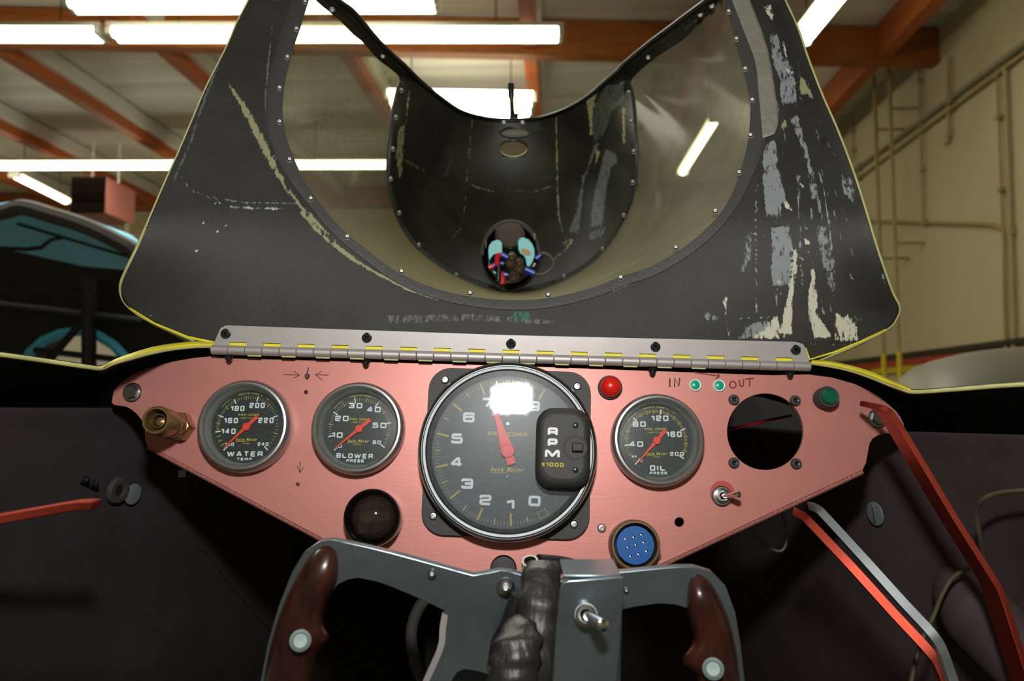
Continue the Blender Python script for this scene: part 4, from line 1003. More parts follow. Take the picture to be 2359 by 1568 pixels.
# ------------------------------------------------------------------ small gauges
def gauge(px, py, roll, label, name, hub, sc, majors, nums, title, sub, code, subdiv, tip):
    """hub/nums are given in crop units; sc converts them to metres"""
    g = thing(name, dash_at(px, py, roll), label, 'gauge', 'round dash gauges')
    MB().lathe([(.0335, -.002), (.0340, .0), (.0345, .003), (.0345, .009), (.0338, .0125), (.0322, .0145), (.0308, .0148), (.0300, .0142), (.0292, .0125), (.0288, .0105)], 96).build('bezel', 'bezel', g)
    MB().lathe([(.0288, .0108), (.0272, .0068), (.0270, .0030)], 72).build('inner_ring', 'dial_well', g)
    dm = MB(); dm.lathe([(.0275, .0030), (.0001, .0030)], 72); dl = dm.build('dial_face', 'dial', g)
    def c(x, y): return ((x - hub[0]) * sc, -(y - hub[1]) * sc)
    wt = MB(); yl = MB()
    def tick(mb, a, r0, r1, wd):
        ca, sa = math.cos(rad(a)), math.sin(rad(a)); ribbon(mb, [Vector((ca * r0, sa * r0)), Vector((ca * r1, sa * r1))], wd, False, .0032)
    for a in majors: tick(wt, a, .0200, .0240, .0009)
    for i, (a, b) in enumerate(zip(majors, majors[1:])):
        n, mid = subdiv[i]
        for k in range(1, n):
            t = a + (b - a) * k / n
            if k % mid == 0: tick(yl, t, .0205, .0236, .0006)
            else: tick(yl, t, .0212, .0232, .00032)
    for s_, x, y, h, wd in nums:
        cx, cy = c(x, y); text(wt, s_, cx, cy, wd * sc, h * sc, h * sc * .25, .0032)
    for s_, x, y, h, wd in title: cx, cy = c(x, y); text(wt, s_, cx, cy, wd * sc, h * sc, h * sc * .25, .0032)
    wt.build('white_lettering', 'print_white', g, flat=True)
    for s_, x, y, h, wd, sh in sub:
        cx, cy = c(x, y); text(yl, s_, cx, cy, wd * sc, h * sc, h * sc * .24, .0032, shear=sh)
        if sh: ribbon(yl, [Vector((cx - wd * sc * .5, cy - h * sc * .62)), Vector((cx, cy - h * sc * .62))], h * sc * .12, False, .0032)
    text(yl, 'AUTO METER', 0, 0, .0085, .0009, .0002, .0032, arc=(.0252, -44)); text(yl, 'PRODUCTS INC. SYCAMORE, ILL.', 0, 0, .0195, .0010, .00022, .0032, arc=(.0255, 2)); text(yl, 'USA', 0, 0, .002, .0009, .0002, .0032, arc=(.0252, 34))
    yl.build('yellow_lettering', 'print_yellow', g, flat=True)
    nd_ = MB(); ca = rad(tip); M = T(0, 0, .0046) @ Matrix.Rotation(ca, 4, 'Z')
    nd_.prism([(-.0108, -.0014), (-.0108, .0014), (-.002, .0012), (0, .0014), (.008, .0009), (.0222, .00035), (.0222, -.00035), (.008, -.0009), (0, -.0014), (-.002, -.0012)], 0, .0007, m=M)
    nd = nd_.build('needle', 'needle', g, flat=True)
    h = MB().lathe([(.0029, .0040), (.0030, .0056), (.0026, .0062), (.0006, .0062), (.0005, .0056), (.0001, .0056)], 28).build('needle_hub', 'needle', g)
    MB().lathe([(.0290, .0106), (.020, .0108), (.010, .0109), (.0001, .0109)], 72).build('glass', 'gauge_glass', g)
    return g
K1 = .054e-3 * 1.03; K3 = .052e-3 * 1.03
gauge(573, 984, 1.6, 'small gauge reading WATER TEMP, leftmost of the dials', 'water_temperature_gauge', (795, 775), K1, [227, 189.5, 159, 119.5, 74, 21, -46],
      [('140', 548, 835, 75, 190), ('160', 570, 690, 75, 185), ('180', 645, 525, 75, 185), ('200', 905, 482, 75, 210), ('220', 1040, 685, 75, 210), ('100', 577, 1010, 45, 120), ('240', 1025, 1005, 48, 145)],
      [('WATER', 790, 1137, 72, 480), ('TEMP', 790, 1207, 38, 200)], [('PRO-COMP', 800, 612, 32, 280, 0), ('LIQUID FILLED', 795, 655, 20, 215, 0), ('Auto Meter', 800, 945, 42, 285, .3), ('6432', 800, 998, 18, 90, 0)], '', [(4, 1), (10, 5), (10, 5), (10, 5), (10, 5), (10, 5)], 225.5)
gauge(830, 989, .4, 'small gauge reading BLOWER PRESS, between water gauge and tachometer', 'blower_pressure_gauge', (770, 780), K1, [222.3, 195.5, 149, 102.7, 57.6, 13, -34],
      [('10', 478, 868, 75, 145), ('20', 522, 642, 75, 185), ('30', 695, 463, 75, 185), ('40', 945, 510, 75, 190), ('50', 1035, 722, 75, 190), ('60', 1015, 952, 50, 110), ('0', 525, 1015, 45, 50)],
      [('BLOWER', 730, 1140, 64, 490), ('PRESS', 740, 1205, 40, 235)], [('PRO-COMP', 760, 650, 32, 260, 0), ('LIQUID FILLED', 755, 690, 20, 200, 0), ('Auto Meter', 765, 940, 42, 285, .3), ('5403', 755, 988, 18, 100, 0)], '', [(1, 1), (10, 5), (10, 5), (10, 5), (10, 5), (10, 5)], 221.5)
gauge(1510, 1016, 1.8, 'small gauge reading OIL PRESS, right of the tachometer', 'oil_pressure_gauge', (787, 822), K3, [227, 188.5, 133.9, 79, 22.4, -33.4],
      [('40', 505, 868, 78, 195), ('80', 558, 588, 78, 185), ('120', 853, 505, 80, 235), ('160', 1040, 730, 80, 215), ('200', 1065, 1003, 52, 190), ('20', 472, 1040, 30, 65), ('0', 555, 1090, 45, 55)],
      [('OIL', 792, 1197, 76, 215), ('PRESS', 800, 1266, 38, 240)], [('PRO-COMP', 780, 658, 32, 300, 0), ('LIQUID FILLED', 775, 705, 20, 215, 0), ('Auto Meter', 785, 1000, 42, 290, .3), ('5421', 785, 1045, 20, 90, 0)], '', [(8, 4), (20, 5), (20, 5), (20, 5), (20, 5)], 228)

# ------------------------------------------------------------------ tachometer
KT = .0914e-3 * .985
tg = thing('tachometer', dash_at(1169.5, 1041), 'large round tachometer with red needle and shift light box in the middle of the dash', 'tachometer')
MB().prism(rrect(-.0615, -.062, .0615, .062, .017), 0, .0045).build('mounting_plate', 'tach_plastic', tg, bevel=.0012)
MB().lathe([(.0600, .004), (.0625, .012), (.0640, .0160), (.0650, .0172), (.0652, .0182), (.0648, .0192), (.0641, .0194), (.0637, .0188)], 128).build('bezel', 'chrome', tg)
MB().lathe([(.0637, .0190), (.0630, .0170), (.0624, .0170), (.0616, .0186), (.0598, .0184), (.0588, .0170)], 128).build('inner_bezel', 'grey_ring', tg)
MB().lathe([(.0586, .0172), (.0565, .0120), (.0560, .0080)], 96).build('dial_well', 'black_well', tg)
MB().lathe([(.0565, .0080), (.0001, .0080)], 96).build('dial_face', 'dial_tach', tg)
def ct(x, y): return ((x - 778) * KT, -(y - 790) * KT)
wt = MB(); yl = MB()
for s_, x, y in (('6', 447, 522), ('5', 357, 700), ('4', 362, 893), ('3', 458, 1063), ('2', 612, 1188), ('1', 817, 1218), ('0', 1010, 1183), ('9', 985, 410), ('8', 795, 345), ('7', 595, 395)):
    cx, cy = ct(x, y); text(wt, s_, cx, cy, 98 * KT * (1 if s_ != '1' else .62), 84 * KT, 84 * KT * .26, .0082)
wt.build('white_lettering', 'print_white', tg, flat=True)
A0 = 301.5; ST = 26.75
def tick(mb, a, r0, r1, wd):
    ca, sa = math.cos(rad(a)), math.sin(rad(a)); ribbon(mb, [Vector((ca * r0, sa * r0)), Vector((ca * r1, sa * r1))], wd, False, .0082)
for k in range(1, 10):
    a = A0 - ST * k; tick(yl, a, 500 * KT, 600 * KT, .0015)
for k in range(0, 9):
    for j in range(1, 10):
        a = A0 - ST * (k + j / 10)
        if k == 0 and j < 3: continue
        if j == 5: tick(yl, a, 548 * KT, 596 * KT, .0009)
        else: tick(yl, a, 565 * KT, 596 * KT, .00028)
bx = [ct(1035, 1275), ct(1098, 1243), ct(1125, 1283), ct(1060, 1320)]
ribbon(yl, [Vector(p) for p in bx], .0004, True, .0082)
cx, cy = ct(772, 652); text(yl, 'PRO-COMP', cx, cy, 325 * KT, 35 * KT, 8 * KT, .0082)
cx, cy = ct(780, 940); text(yl, 'Auto Meter', cx, cy, 270 * KT, 42 * KT, 8.5 * KT, .0082, shear=.3)
ribbon(yl, [Vector(ct(642, 970)), Vector(ct(775, 967)), Vector(ct(783, 948))], 5 * KT, False, .0082)
yl.build('gold_lettering', 'print_gold', tg, flat=True)
for x, y in ((772, 565), (782, 996)):
    cx, cy = ct(x, y); o = MB().lathe([(.0018, 0), (.0018, .0005), (.0014, .0009), (.0001, .0009)], 16).build('face_screw', 'darksteel', tg); o.matrix_local = T(cx, cy, .008)
nd_ = MB(); nd_.prism([(-.0102, -.0032), (-.0102, .0032), (-.005, .0030), (-.002, .0048), (.003, .0042), (.020, .0022), (.042, .0008), (.0425, -.0008), (.020, -.0022), (.003, -.0042), (-.002, -.0048), (-.005, -.0030)], 0, .0010, m=T(0, 0, .0105) @ Matrix.Rotation(rad(109.3), 4, 'Z'))
nd_.build('needle', 'needle_red', tg, flat=True)
MB().lathe([(.0052, .0090), (.0052, .0122), (.0046, .0130), (.0001, .0130)], 36).build('needle_hub', 'needle_red', tg)
gl = MB(); gl.lathe([(.0588, .0172), (.050, .0173), (.040, .0174), (.025, .0175), (.0001, .0175)], 96); gl.build('glass', 'tach_glass', tg)
# shift light box
bxx0, bxy0 = ct(1005, 1085); bxx1, bxy1 = ct(1440, 445)
rows = []
for ins, z, dy in ((0, .014, 0), (0, .024, .0), (.0012, .0275, .0006), (.0030, .0292, .001), (.0055, .0297, .0015)):
    rr = rrect(bxx0 + ins, bxy0 + ins + dy, bxx1 - ins, bxy1 - ins, .0125 - ins * .4, 8); rows.append([Vector((x, y, z)) for x, y in rr])
mb = MB(); mb.grid(rows, wrap=True); mb.add(rows[-1], [tuple(range(len(rows[-1])))])
sb = mb.build('shift_light_box', 'tach_plastic', tg, angle=50)
tf = .0299
lt = MB(); KQ = KT * .97
def cb(x, y): p = ct(x, y); return (p[0] * .965 , p[1] * .965 )
for s_, x, y, wd in (('R', 1147, 640, 84), ('P', 1147, 730, 80), ('M', 1147, 822, 122)):
    cx, cy = cb(x, y); text(lt, s_, cx, cy, wd * KQ, 70 * KQ, 21 * KQ, tf)
lt.build('rpm_lettering', 'print_white', tg, flat=True)
lt = MB(); cx, cy = cb(1150, 908); text(lt, 'X1000', cx, cy, 182 * KQ, 34 * KQ, 9 * KQ, tf); lt.build('scale_lettering', 'print_yellow', tg, flat=True)
cx, cy = cb(1335, 765); o = MB().lathe([(.0086, 0), (.0084, .0006), (.0078, .0006), (.0076, .0002), (.0001, .0002)], 40).build('dial_ring', 'tach_plastic', tg); o.matrix_local = T(cx, cy, .0297)
cx, cy = cb(1350, 762); MB().box((cx, cy, .0318), (.0078, .0062, .0040)).build('push_button', 'tach_plastic', tg, bevel=.0008)
for x, y in ((1333, 582), (1338, 945)):
    cx, cy = cb(x, y); o = MB().lathe([(.0021, 0), (.002, .0007), (.0015, .001), (.0001, .001)], 16).build('box_screw', 'darksteel', tg); o.matrix_local = T(cx, cy, .0298)
for x, y in ((217, 195), (1356, 215), (180, 1340), (1346, 1368)):
    cx, cy = ct(x, y); o = MB().lathe([(.0030, 0), (.0030, .0006), (.0022, .0016), (.0012, .0017), (.0010, .0006), (.0001, .0006)], 20).build('rivet', 'steel', tg); o.matrix_local = T(cx * .98, cy * .98, .0045)

# ------------------------------------------------------------------ lights, switches and fittings on the dash
r = thing('warning_light', dash_at(1405, 893), 'red domed warning light beside the tachometer', 'light')
MB().lathe([(.0092, -.001), (.0094, .0012), (.0088, .0022), (.0080, .0024)], 40).build('bezel', 'rubber', r)
MB().lathe([(.0079, .0018), (.0078, .006), (.0068, .0096), (.0045, .0118), (.002, .0126), (.0001, .0128)], 36).build('lens', 'red_lens', r)
for (x, y, lb) in ((1601, 887, 'small teal pilot light next to the handwritten IN'), (1656, 888, 'small teal pilot light next to the handwritten OUT')):
    r = thing('pilot_light', dash_at(x, y), lb, 'light', 'teal pilot lights')
    MB().lathe([(.0048, 0), (.0048, .0010), (.0044, .0016), (.0036, .0014), (.0034, .0008)], 28).build('bezel', 'white_ring', r)
    MB().lathe([(.0035, .0008), (.0033, .0016), (.0020, .0022), (.0001, .0024)], 24).build('lens', 'teal_lens', r)
r = thing('indicator_lamp', dash_at(1896, 919), 'dark green jewelled indicator lamp near the panel\'s right end', 'light')
MB().lathe([(.0080, 0), (.0083, .002), (.0083, .010), (.0076, .012), (.0062, .0118), (.0060, .011)], 40).build('housing', 'rubber', r)
MB().lathe([(.0062, .011), (.0060, .0135), (.0050, .015), (.0001, .0152)], 20).build('lens', 'green_lens', r, angle=15)
r = thing('domed_lens', dash_at(866, 1192), 'large dark brown domed lens in a black ring below the blower gauge', 'light')
MB().lathe([(.0200, -.001), (.0206, .004), (.0206, .016), (.0200, .0182), (.0190, .0186), (.0180, .017), (.0160, .010)], 64).build('bezel', 'gloss_black', r)
MB().lathe([(.0166, .009), (.0160, .0125), (.0140, .0160), (.0110, .0188), (.0070, .0208), (.003, .0216), (.0001, .0218)], 48).build('dome', 'brown_lens', r)
r = thing('push_knob', dash_at(1160, 1308), 'black knurled knob half hidden behind the steering yoke', 'knob')
MB().lathe([(.0092, 0), (.0095, .002), (.0095, .008), (.0085, .010), (.0001, .0102)], 24).build('knob', 'plastic_black', r, flat=True)
tw = thing('toggle_switch', dash_at(1661, 1142), 'chrome toggle switch on the red panel below the oil gauge', 'switch')
MB().lathe([(.0092, .0002), (.0092, .0006), (.0001, .0006)], 36).build('red_washer', 'washer_red', tw).matrix_local = T(.001, .0018, 0)
MB().lathe([(.0074, .0005), (.0074, .0022), (.0066, .0028), (.0052, .0028)], 32).build('knurled_nut', 'steel', tw)
MB().lathe([(.0056, .0025), (.0054, .005), (.0040, .0056), (.0024, .0050)], 24).build('bushing', 'steel', tw)
MB().tube([(.0, 0, .004), (.0028, .0002, .010), (.0066, .0006, .0185), (.0075, .0006, .0205), (.0078, .0006, .0212)], [.0017, .0017, .0024, .0023, .0012], 14).build('lever', 'chrome', tw)
bc = thing('round_connector', dash_at(1457, 1254), 'round bronze connector socket with a blue nine hole insert', 'connector')
MB().lathe([(.0178, -.001), (.0180, .003), (.0178, .014), (.0170, .016), (.0156, .016), (.0150, .0145), (.0148, .006)], 56).build('shell', 'brass_dark', bc)
MB().lathe([(.0149, .0062), (.0001, .0062)], 40).build('base', 'black_well', bc)
hp = [((x - 1456.5) / 3.16e3, -(y - 1254) / 3.16e3) for x, y in ((1434.6, 1241.7), (1453, 1237), (1471, 1231), (1440, 1260), (1458, 1254), (1476, 1248), (1446, 1279), (1464, 1274), (1482, 1267))]
mb = MB(); mb.prism(circ(0, 0, .0133, 48), .006, .0135, [circ(x, y, .0011, 12) for x, y in hp])
mb.build('blue_insert', 'blue_plastic', bc, bevel=0)
mb = MB(); mb.prism(circ(0, 0, .0120, 32), .0061, .0100); mb.build('contact_base', 'black_well', bc)
for x, y in hp: o = MB().lathe([(.0009, .0), (.0009, .0028), (.0001, .0030)], 8).build('contact', 'chrome', bc); o.matrix_local = T(x, y - .0003, .010)
for x, y, lb in ((1386, 1216, 'upper left of'), (1513, 1281, 'right of'), (1417, 1313, 'below')):
    o = MB().lathe([(.0032, 0), (.0032, .0008), (.0024, .0018), (.0013, .0019), (.0011, .0004), (.0001, .0004)], 20).build('rivet', 'steel')
    o.matrix_world = dash_at(x, y); tag(o, 'small silver rivet ' + lb + ' the blue connector', 'rivet', 'rivets round the connector')
for x, y, lb in ((1690, 921, 'upper left'), (1831, 923, 'upper right'), (1690, 1066, 'lower left'), (1833, 1068, 'lower right')):
    r = thing('rubber_nut', dash_at(x, y), 'dark rubber well nut at the ' + lb + ' of the empty gauge hole', 'well nut', 'rubber nuts round the gauge hole')
    MB().lathe([(.0040, 0), (.0041, .0012), (.0036, .0028), (.0024, .0032), (.0018, .0030)], 24).build('collar', 'rubber', r)
    MB().lathe([(.0018, .0028), (.0013, .0026), (.0011, .001), (.0001, .001)], 16).build('threaded_core', 'darksteel', r)
hc = thing('hose_coupling', dash_at(417, 984), 'brass quick release hose coupling sticking out of the panel\'s left end', 'coupling')
MB().lathe([(.0115, 0), (.0115, .010), (.0105, .0115), (.0088, .012)], 6).build('hex_base', 'brass', hc, angle=20)
MB().lathe([(.0088, .011), (.0094, .0125), (.0094, .019), (.0087, .0196), (.0087, .0212), (.0094, .0218), (.0094, .0228), (.0087, .0234), (.0100, .025), (.0104, .0265), (.0104, .040), (.0100, .0425), (.0092, .0435), (.0080, .0435), (.0076, .0420), (.0074, .030)], 48).build('sleeve', 'brass', hc, angle=25)
MB().lathe([(.0074, .034), (.0055, .035), (.0050, .039), (.0044, .039), (.0042, .032)], 32).build('inner_collar', 'brass_dark', hc)
MB().lathe([(.0043, .033), (.0032, .0352), (.0001, .0362)], 20).build('valve_ball', 'brass', hc)
# red wire behind the hole
wr = thing('red_wire', P(1740, 975, .68), 'thin red wire behind the empty gauge hole', 'wire')
MB().tube([P(1640, 1001, .66), P(1680, 990, .66), P(1750, 972, .67), P(1822, 957, .68)], .0012, 10).build('wire', 'wire_red', wr, world=True)

# ------------------------------------------------------------------ car body: cowl edge, inner skin, tub
cb_ = thing('car_body', P(1179, 1100, 1.0), 'black and yellow fiberglass race car body around the cockpit', 'car body')
EDG = [(-260, 806, .40), (-100, 806, .44), (0, 817, .47), (110, 832, .50), (200, 845, .52), (232, 848, .53), (262, 836, .54), (300, 825, .55), (350, 812, .565), (400, 803, .58), (450, 798, .59), (492, 797, .597)]
EDR = [(1868, 836, .597), (1910, 842, .59), (1960, 853, .58), (2010, 870, .565), (2050, 886, .555), (2078, 896, .545), (2098, 902, .54), (2130, 902, .535), (2200, 897, .52), (2290, 890, .50), (2359, 886, .48), (2600, 874, .42)]
MIDE = [(492, 797, .604), (800, 812, .606), (1180, 826, .606), (1500, 836, .606), (1868, 838, .604)]
def smooth(pts, s_=6): return catmull([Vector(p) for p in pts], s_)
for nm, e_, off in (('left', smooth(EDG), 0), ('right', smooth(EDR), 0)):
    rows = []
    for dy, dd in ((0, 0), (8, .03), (24, .07), (60, .15), (120, .22), (260, .26)):
        rows.append([P(p.x, p.y + dy, p.z + dd + .0015) for p in e_])
    MB().grid(rows).build('inner_skin', 'body_black', cb_, world=True, solid=.002)
    MB().tube([P(*p) for p in e_], .0014, 8).build('cut_edge', 'yellow_edge', cb_, world=True)
rows = []
mm = smooth(MIDE)
for dy, dd in ((0, 0), (10, .006), (40, .05)): rows.append([P(p.x, p.y + dy, p.z + dd) for p in mm])
MB().grid(rows).build('inner_skin', 'body_black', cb_, world=True, solid=.002)
# yellow lip strips
def lip(pts, nm='painted_lip'):
    c = smooth([p[:3] for p in pts]); wds = smooth([(p[3], 0, 0) for p in pts]); rows = [[], [], [], []]
    for p, w_ in zip(c, wds):
        k = w_.x
        rows[0].append(P(p.x, p.y + 1, p.z - .0012)); rows[1].append(P(p.x, p.y - k * .35, p.z - .001)); rows[2].append(P(p.x, p.y - k * .8, p.z + .002)); rows[3].append(P(p.x, p.y - k, p.z + .007))
    MB().grid(rows).build(nm, 'yellow_paint', cb_, world=True, solid=.0008)
lip([(240, 844, .53, 2), (262, 834, .54, 6), (300, 823, .55, 9), (350, 810, .565, 11), (400, 801, .58, 11), (450, 796, .59, 11), (493, 795, .597, 9)])
lip([(1870, 836, .597, 5), (1910, 840, .59, 7), (1960, 851, .58, 8), (2010, 867, .565, 9), (2050, 883, .555, 7), (2078, 893, .545, 5), (2098, 900, .54, 2)])
# side pads (cockpit walls)
def wl(px): # depth of left wall at image column
    return .41 + .00045 * max(0, px + 200) + max(0, px - 300) ** 2 * 1.1e-6
def wr_(px):
    q = 2359 - px; return .43 + .00045 * max(0, q + 150) + max(0, q - 300) ** 2 * 1.3e-6
def tilt(py): return (py - 940) * .00006
rows = []
for py, off in ((952, .03), (944, .012), (938, .004), (939, -.001), (944, -.004), (955, -.004), (975, 0), (1020, 0), (1080, 0), (1160, 0), (1260, 0), (1380, 0), (1500, 0), (1640, 0)):
    rows.append([P(px, py + (0 if py > 975 else max(0, px - 280) * .08), wl(px) + off + tilt(py)) for px in range(-260, 1000, 20)])
MB().grid(rows).build('side_pad', 'pad', cb_, world=True, solid=.004)
rows = []
for py, off in ((1012, .03), (1005, .012), (1001, .004), (1001, -.001), (1006, -.004), (1016, -.004), (1040, 0), (1080, 0), (1120, 0), (1180, 0), (1260, 0), (1380, 0), (1500, 0), (1640, 0)):
    rows.append([P(px, py - (0 if py > 1040 else (2359 - px) * .028), wr_(px) + off + tilt(py)) for px in range(1380, 2640, 20)])
MB().grid(rows).build('side_pad', 'pad_brown', cb_, world=True, solid=.004)
# footwell: floor and bulkhead
MB(MC).box((0, -.75, -1.1), (1.1, .02, 2.0)).build('footwell_floor', 'tub', cb_, world=True, flat=True)
MB(MC).box((0, -.45, -2.05), (1.3, .9, .03)).build('bulkhead', 'tub', cb_, world=True, flat=True)
for sx in (-.56, .56): MB(MC).box((sx, -.50, -1.38), (.02, .80, 1.34)).build('tub_side', 'tub', cb_, world=True, flat=True)
# gap filler shells ahead of the dash (nose skin, under the canopy)
rows = []
for y_, z_ in ((-.022, -.64), (-.010, -.75), (-.02, -1.1), (-.06, -1.6), (-.12, -2.05)):
    rows.append([MC @ Vector((x_ * (1 - .10 * (i / 12 * 2 - 1) ** 2), y_ - .05 * ((i / 12) * 2 - 1) ** 2, z_)) for i, x_ in enumerate([-.31 + .62 * k / 12 for k in range(13)])])
MB().grid(rows).build('nose_skin', 'body_black', cb_, world=True, solid=.003)
# seam line and details on the left wall
def onwall(px, py, left=True, lift=.0015):
    f_ = wl if left else wr_
    p = P(px, py, f_(px) + tilt(py) - .003); a = P(px + 10, py, f_(px + 10) + tilt(py)); b = P(px, py + 10, f_(px) + tilt(py + 10)); q = P(px, py, f_(px) + tilt(py))
    n = (a - q).cross(b - q).normalized()
    if n.dot(to_cam(p)) < 0: n = -n
    return p + n * lift, n
MB().tube([onwall(x, y, True, .0005)[0] for x, y in ((466, 1262), (520, 1330), (570, 1390), (640, 1470))], .0007, 6).build('panel_seam', 'rubber', cb_, world=True)
MB().tube([onwall(x, y, False, .0005)[0] for x, y in ((1860, 1280), (1800, 1350), (1740, 1420))], .0007, 6).build('panel_seam', 'rubber', cb_, world=True)
p, n = onwall(268, 1128); r = thing('rubber_grommet', frame_at(p, n), 'black rubber grommet in the left cockpit wall', 'grommet')
MB().lathe([(.0040, .0005), (.0045, .0022), (.0070, .0032), (.0098, .0026), (.0110, .0008), (.0110, -.001)], 36).build('ring', 'rubber', r)
MB().lathe([(.0042, .0012), (.0001, .0012)], 24).build('bore', 'seam_shade_dark', r)
p, n = onwall(303, 1137); r = thing('wall_rivet', frame_at(p, n), 'flat grey rivet head just right of the rubber grommet', 'rivet')
MB().lathe([(.0088, 0), (.0085, .0008), (.0060, .0014), (.0001, .0015)], 32).build('head', 'rivet_alu', r)
p, n = onwall(2020, 1182, False); r = thing('wall_rivet', frame_at(p, n), 'flat grey slotted fastener in the right cockpit wall', 'fastener')
MB().lathe([(.0102, 0), (.0100, .0008), (.0070, .0014), (.0001, .0015)], 32).build('head', 'rivet_alu', r)
MB().box((0, 0, .0016), (.0012, .016, .0008)).build('slot', 'steel', r, bevel=.0002)
for x, y, lb in ((188, 1103, 'left one of two tiny cleco pins in the left wall'), (209, 1113, 'right one of two tiny cleco pins in the left wall')):
    p, n = onwall(x, y); r = thing('wall_pin', frame_at(p, n), lb.replace('cleco ', ''), 'pin', 'tiny pins in the left wall')
    MB().lathe([(.0022, 0), (.0022, .004), (.0016, .005), (.0001, .005)], 12).build('pin', 'darksteel', r)
    MB().lathe([(.0030, 0), (.0030, .0006), (.0022, .0008)], 12).build('washer', 'steel', r)
# light bracket piece under the left weld
r = thing('small_bracket', P(420, 1088, .63), 'small grey bracket just below the left weld line', 'bracket')
MB(MC).prism([((x - 1179.5) / F * .62, (784 - y) / F * .62) for x, y in ((410, 1084), (428, 1080), (428, 1098), (411, 1100))], -.622, -.62).build('tab', 'alu', r, world=True, flat=True)
# padded tube bulge and cables at right
r = thing('padded_roll_bar', P(2359, 1500, .5), 'dark padded bar bulging at the lower right behind the levers', 'padded bar')
MB().tube(catmull([P(2190, 1330, .60), P(2215, 1372, .575), P(2280, 1440, .55), P(2370, 1520, .52), P(2500, 1620, .5)], 6), [.010 + .016 * min(1, i / 10) for i in range(25)], 20).build('padding', 'pad_brown', r, world=True)
cbl = [(((2460, 1128, .44), (2359, 1130, .475), (2300, 1136, .495), (2262, 1152, .505), (2250, 1185, .515), (2258, 1240, .52), (2268, 1290, .53)), 'olive cable looping down from the right edge of the cockpit'),
       (((2232, 1308, .545), (2195, 1330, .55), (2170, 1370, .55), (2150, 1420, .55), (2130, 1460, .545), (2110, 1520, .54), (2095, 1590, .53)), 'olive cable curving down behind the silver lever')]
for pts, lb in cbl:
    r = thing('cable', P(*pts[0]), lb, 'cable'); MB().tube(catmull([P(*p) for p in pts], 6), .0016, 10).build('sheath', 'olive_cable', r, world=True)
for pts, lb in ((((1735, 1215, .66), (1745, 1240, .66), (1775, 1262, .66), (1800, 1268, .66), (1812, 1245, .66), (1808, 1200, .66), (1795, 1175, .66)), 'thin dark hose loop under the right weld'),
                (((985, 1375, .60), (965, 1400, .60), (950, 1440, .60), (948, 1480, .60), (958, 1530, .60), (975, 1570, .60)), 'clear hose curving behind the left spoke of the yoke')):
    r = thing('hose', P(*pts[0]), lb, 'hose'); MB().tube(catmull([P(*p) for p in pts], 6), .0012 if 'thin' in lb else .0045, 12).build('tube', 'wire_gray' if 'thin' in lb else 'rubber', r, world=True)

# ------------------------------------------------------------------ levers
cz = MC.to_3x3() @ Vector((0, 0, -1))
def lever(pts, th, deep, mt, label, tipmat=None):
    c = catmull([P(*p) for p in pts], 5); tl = [None] * len(c)
    for i in range(len(c)):
        t = (c[min(i + 1, len(c) - 1)] - c[max(0, i - 1)]).normalized(); tl[i] = t.cross(cz).normalized() * th / 2
    r = thing('control_lever', c[0], label, 'lever')
    MB().bar([q + cz * deep / 2 for q in c], tl, cz * deep / 2).build('bar', mt, r, world=True, bevel=.0008)
    return r, c
lever([(2010, 934, .548), (2030, 938, .540), (2048, 946, .534), (2062, 962, .530), (2100, 1022, .52), (2200, 1190, .50), (2285, 1325, .485), (2312, 1375, .48), (2340, 1460, .472), (2385, 1600, .46)], .0040, .020, 'anodized_bar', 'long red anodized lever bar running down at the far right')
lever([(1834, 1180, .560), (1850, 1188, .552), (1868, 1205, .545), (1960, 1302, .52), (2060, 1412, .50), (2140, 1498, .485), (2168, 1540, .48), (2195, 1610, .47)], .0056, .006, 'anodized_bar', 'shorter red lever bar beside the silver one')
lever([(1868, 1168, .556), (1884, 1172, .550), (1903, 1190, .544), (1990, 1285, .52), (2080, 1385, .50), (2145, 1455, .485), (2172, 1496, .48), (2195, 1560, .47), (2215, 1620, .465)], .0056, .006, 'lever_alu', 'bare aluminium lever bar between the two red ones')
r, c = lever([(-140, 1222, .39), (-40, 1204, .405), (60, 1186, .42), (150, 1170, .435), (180, 1166, .44), (212, 1166, .445)], .0052, .010, 'anodized_bar', 'red lever bar reaching in from the left edge')

# ------------------------------------------------------------------ steering yoke
yd = .44
yk = thing('steering_yoke', P(1179, 1450, yd), 'polished aluminium butterfly steering yoke with dark wood grips', 'steering yoke')
def yp(x, y, d=yd): return ((x - 1179.5) / F * d, (784 - y) / F * d)
fr = [(570, 1690), (585, 1640), (600, 1568), (617, 1480), (640, 1400), (672, 1318), (700, 1272), (735, 1247), (765, 1243), (800, 1249), (850, 1260), (900, 1272), (1000, 1299), (1060, 1316), (1090, 1324), (1115, 1320), (1150, 1313), (1180, 1316), (1205, 1324), (1290, 1338),
      (1360, 1322), (1440, 1316), (1500, 1310), (1560, 1305), (1600, 1305), (1640, 1317), (1672, 1350), (1694, 1410), (1706, 1480), (1716, 1568), (1724, 1640), (1730, 1690), (1655, 1690), (1648, 1568), (1642, 1490), (1625, 1420), (1600, 1398), (1580, 1400), (1555, 1393), (1512, 1390), (1469, 1396), (1434, 1403), (1430, 1560), (1428, 1690), (1145, 1690), (1142, 1562),
      (1120, 1552), (1099, 1546), (1070, 1542), (1053, 1549), (1041, 1568), (1000, 1690), (940, 1690), (990, 1568), (1020, 1493), (1026, 1478), (1028, 1420), (1022, 1406), (983, 1387), (940, 1368), (897, 1350), (860, 1338), (825, 1331), (800, 1336), (779, 1346), (755, 1372), (725, 1460), (700, 1568), (680, 1690)]
MB(MC).prism([yp(*p) for p in fr], -yd - .006, -yd).build('frame', 'alu', yk, world=True, bevel=.0009, angle=20)
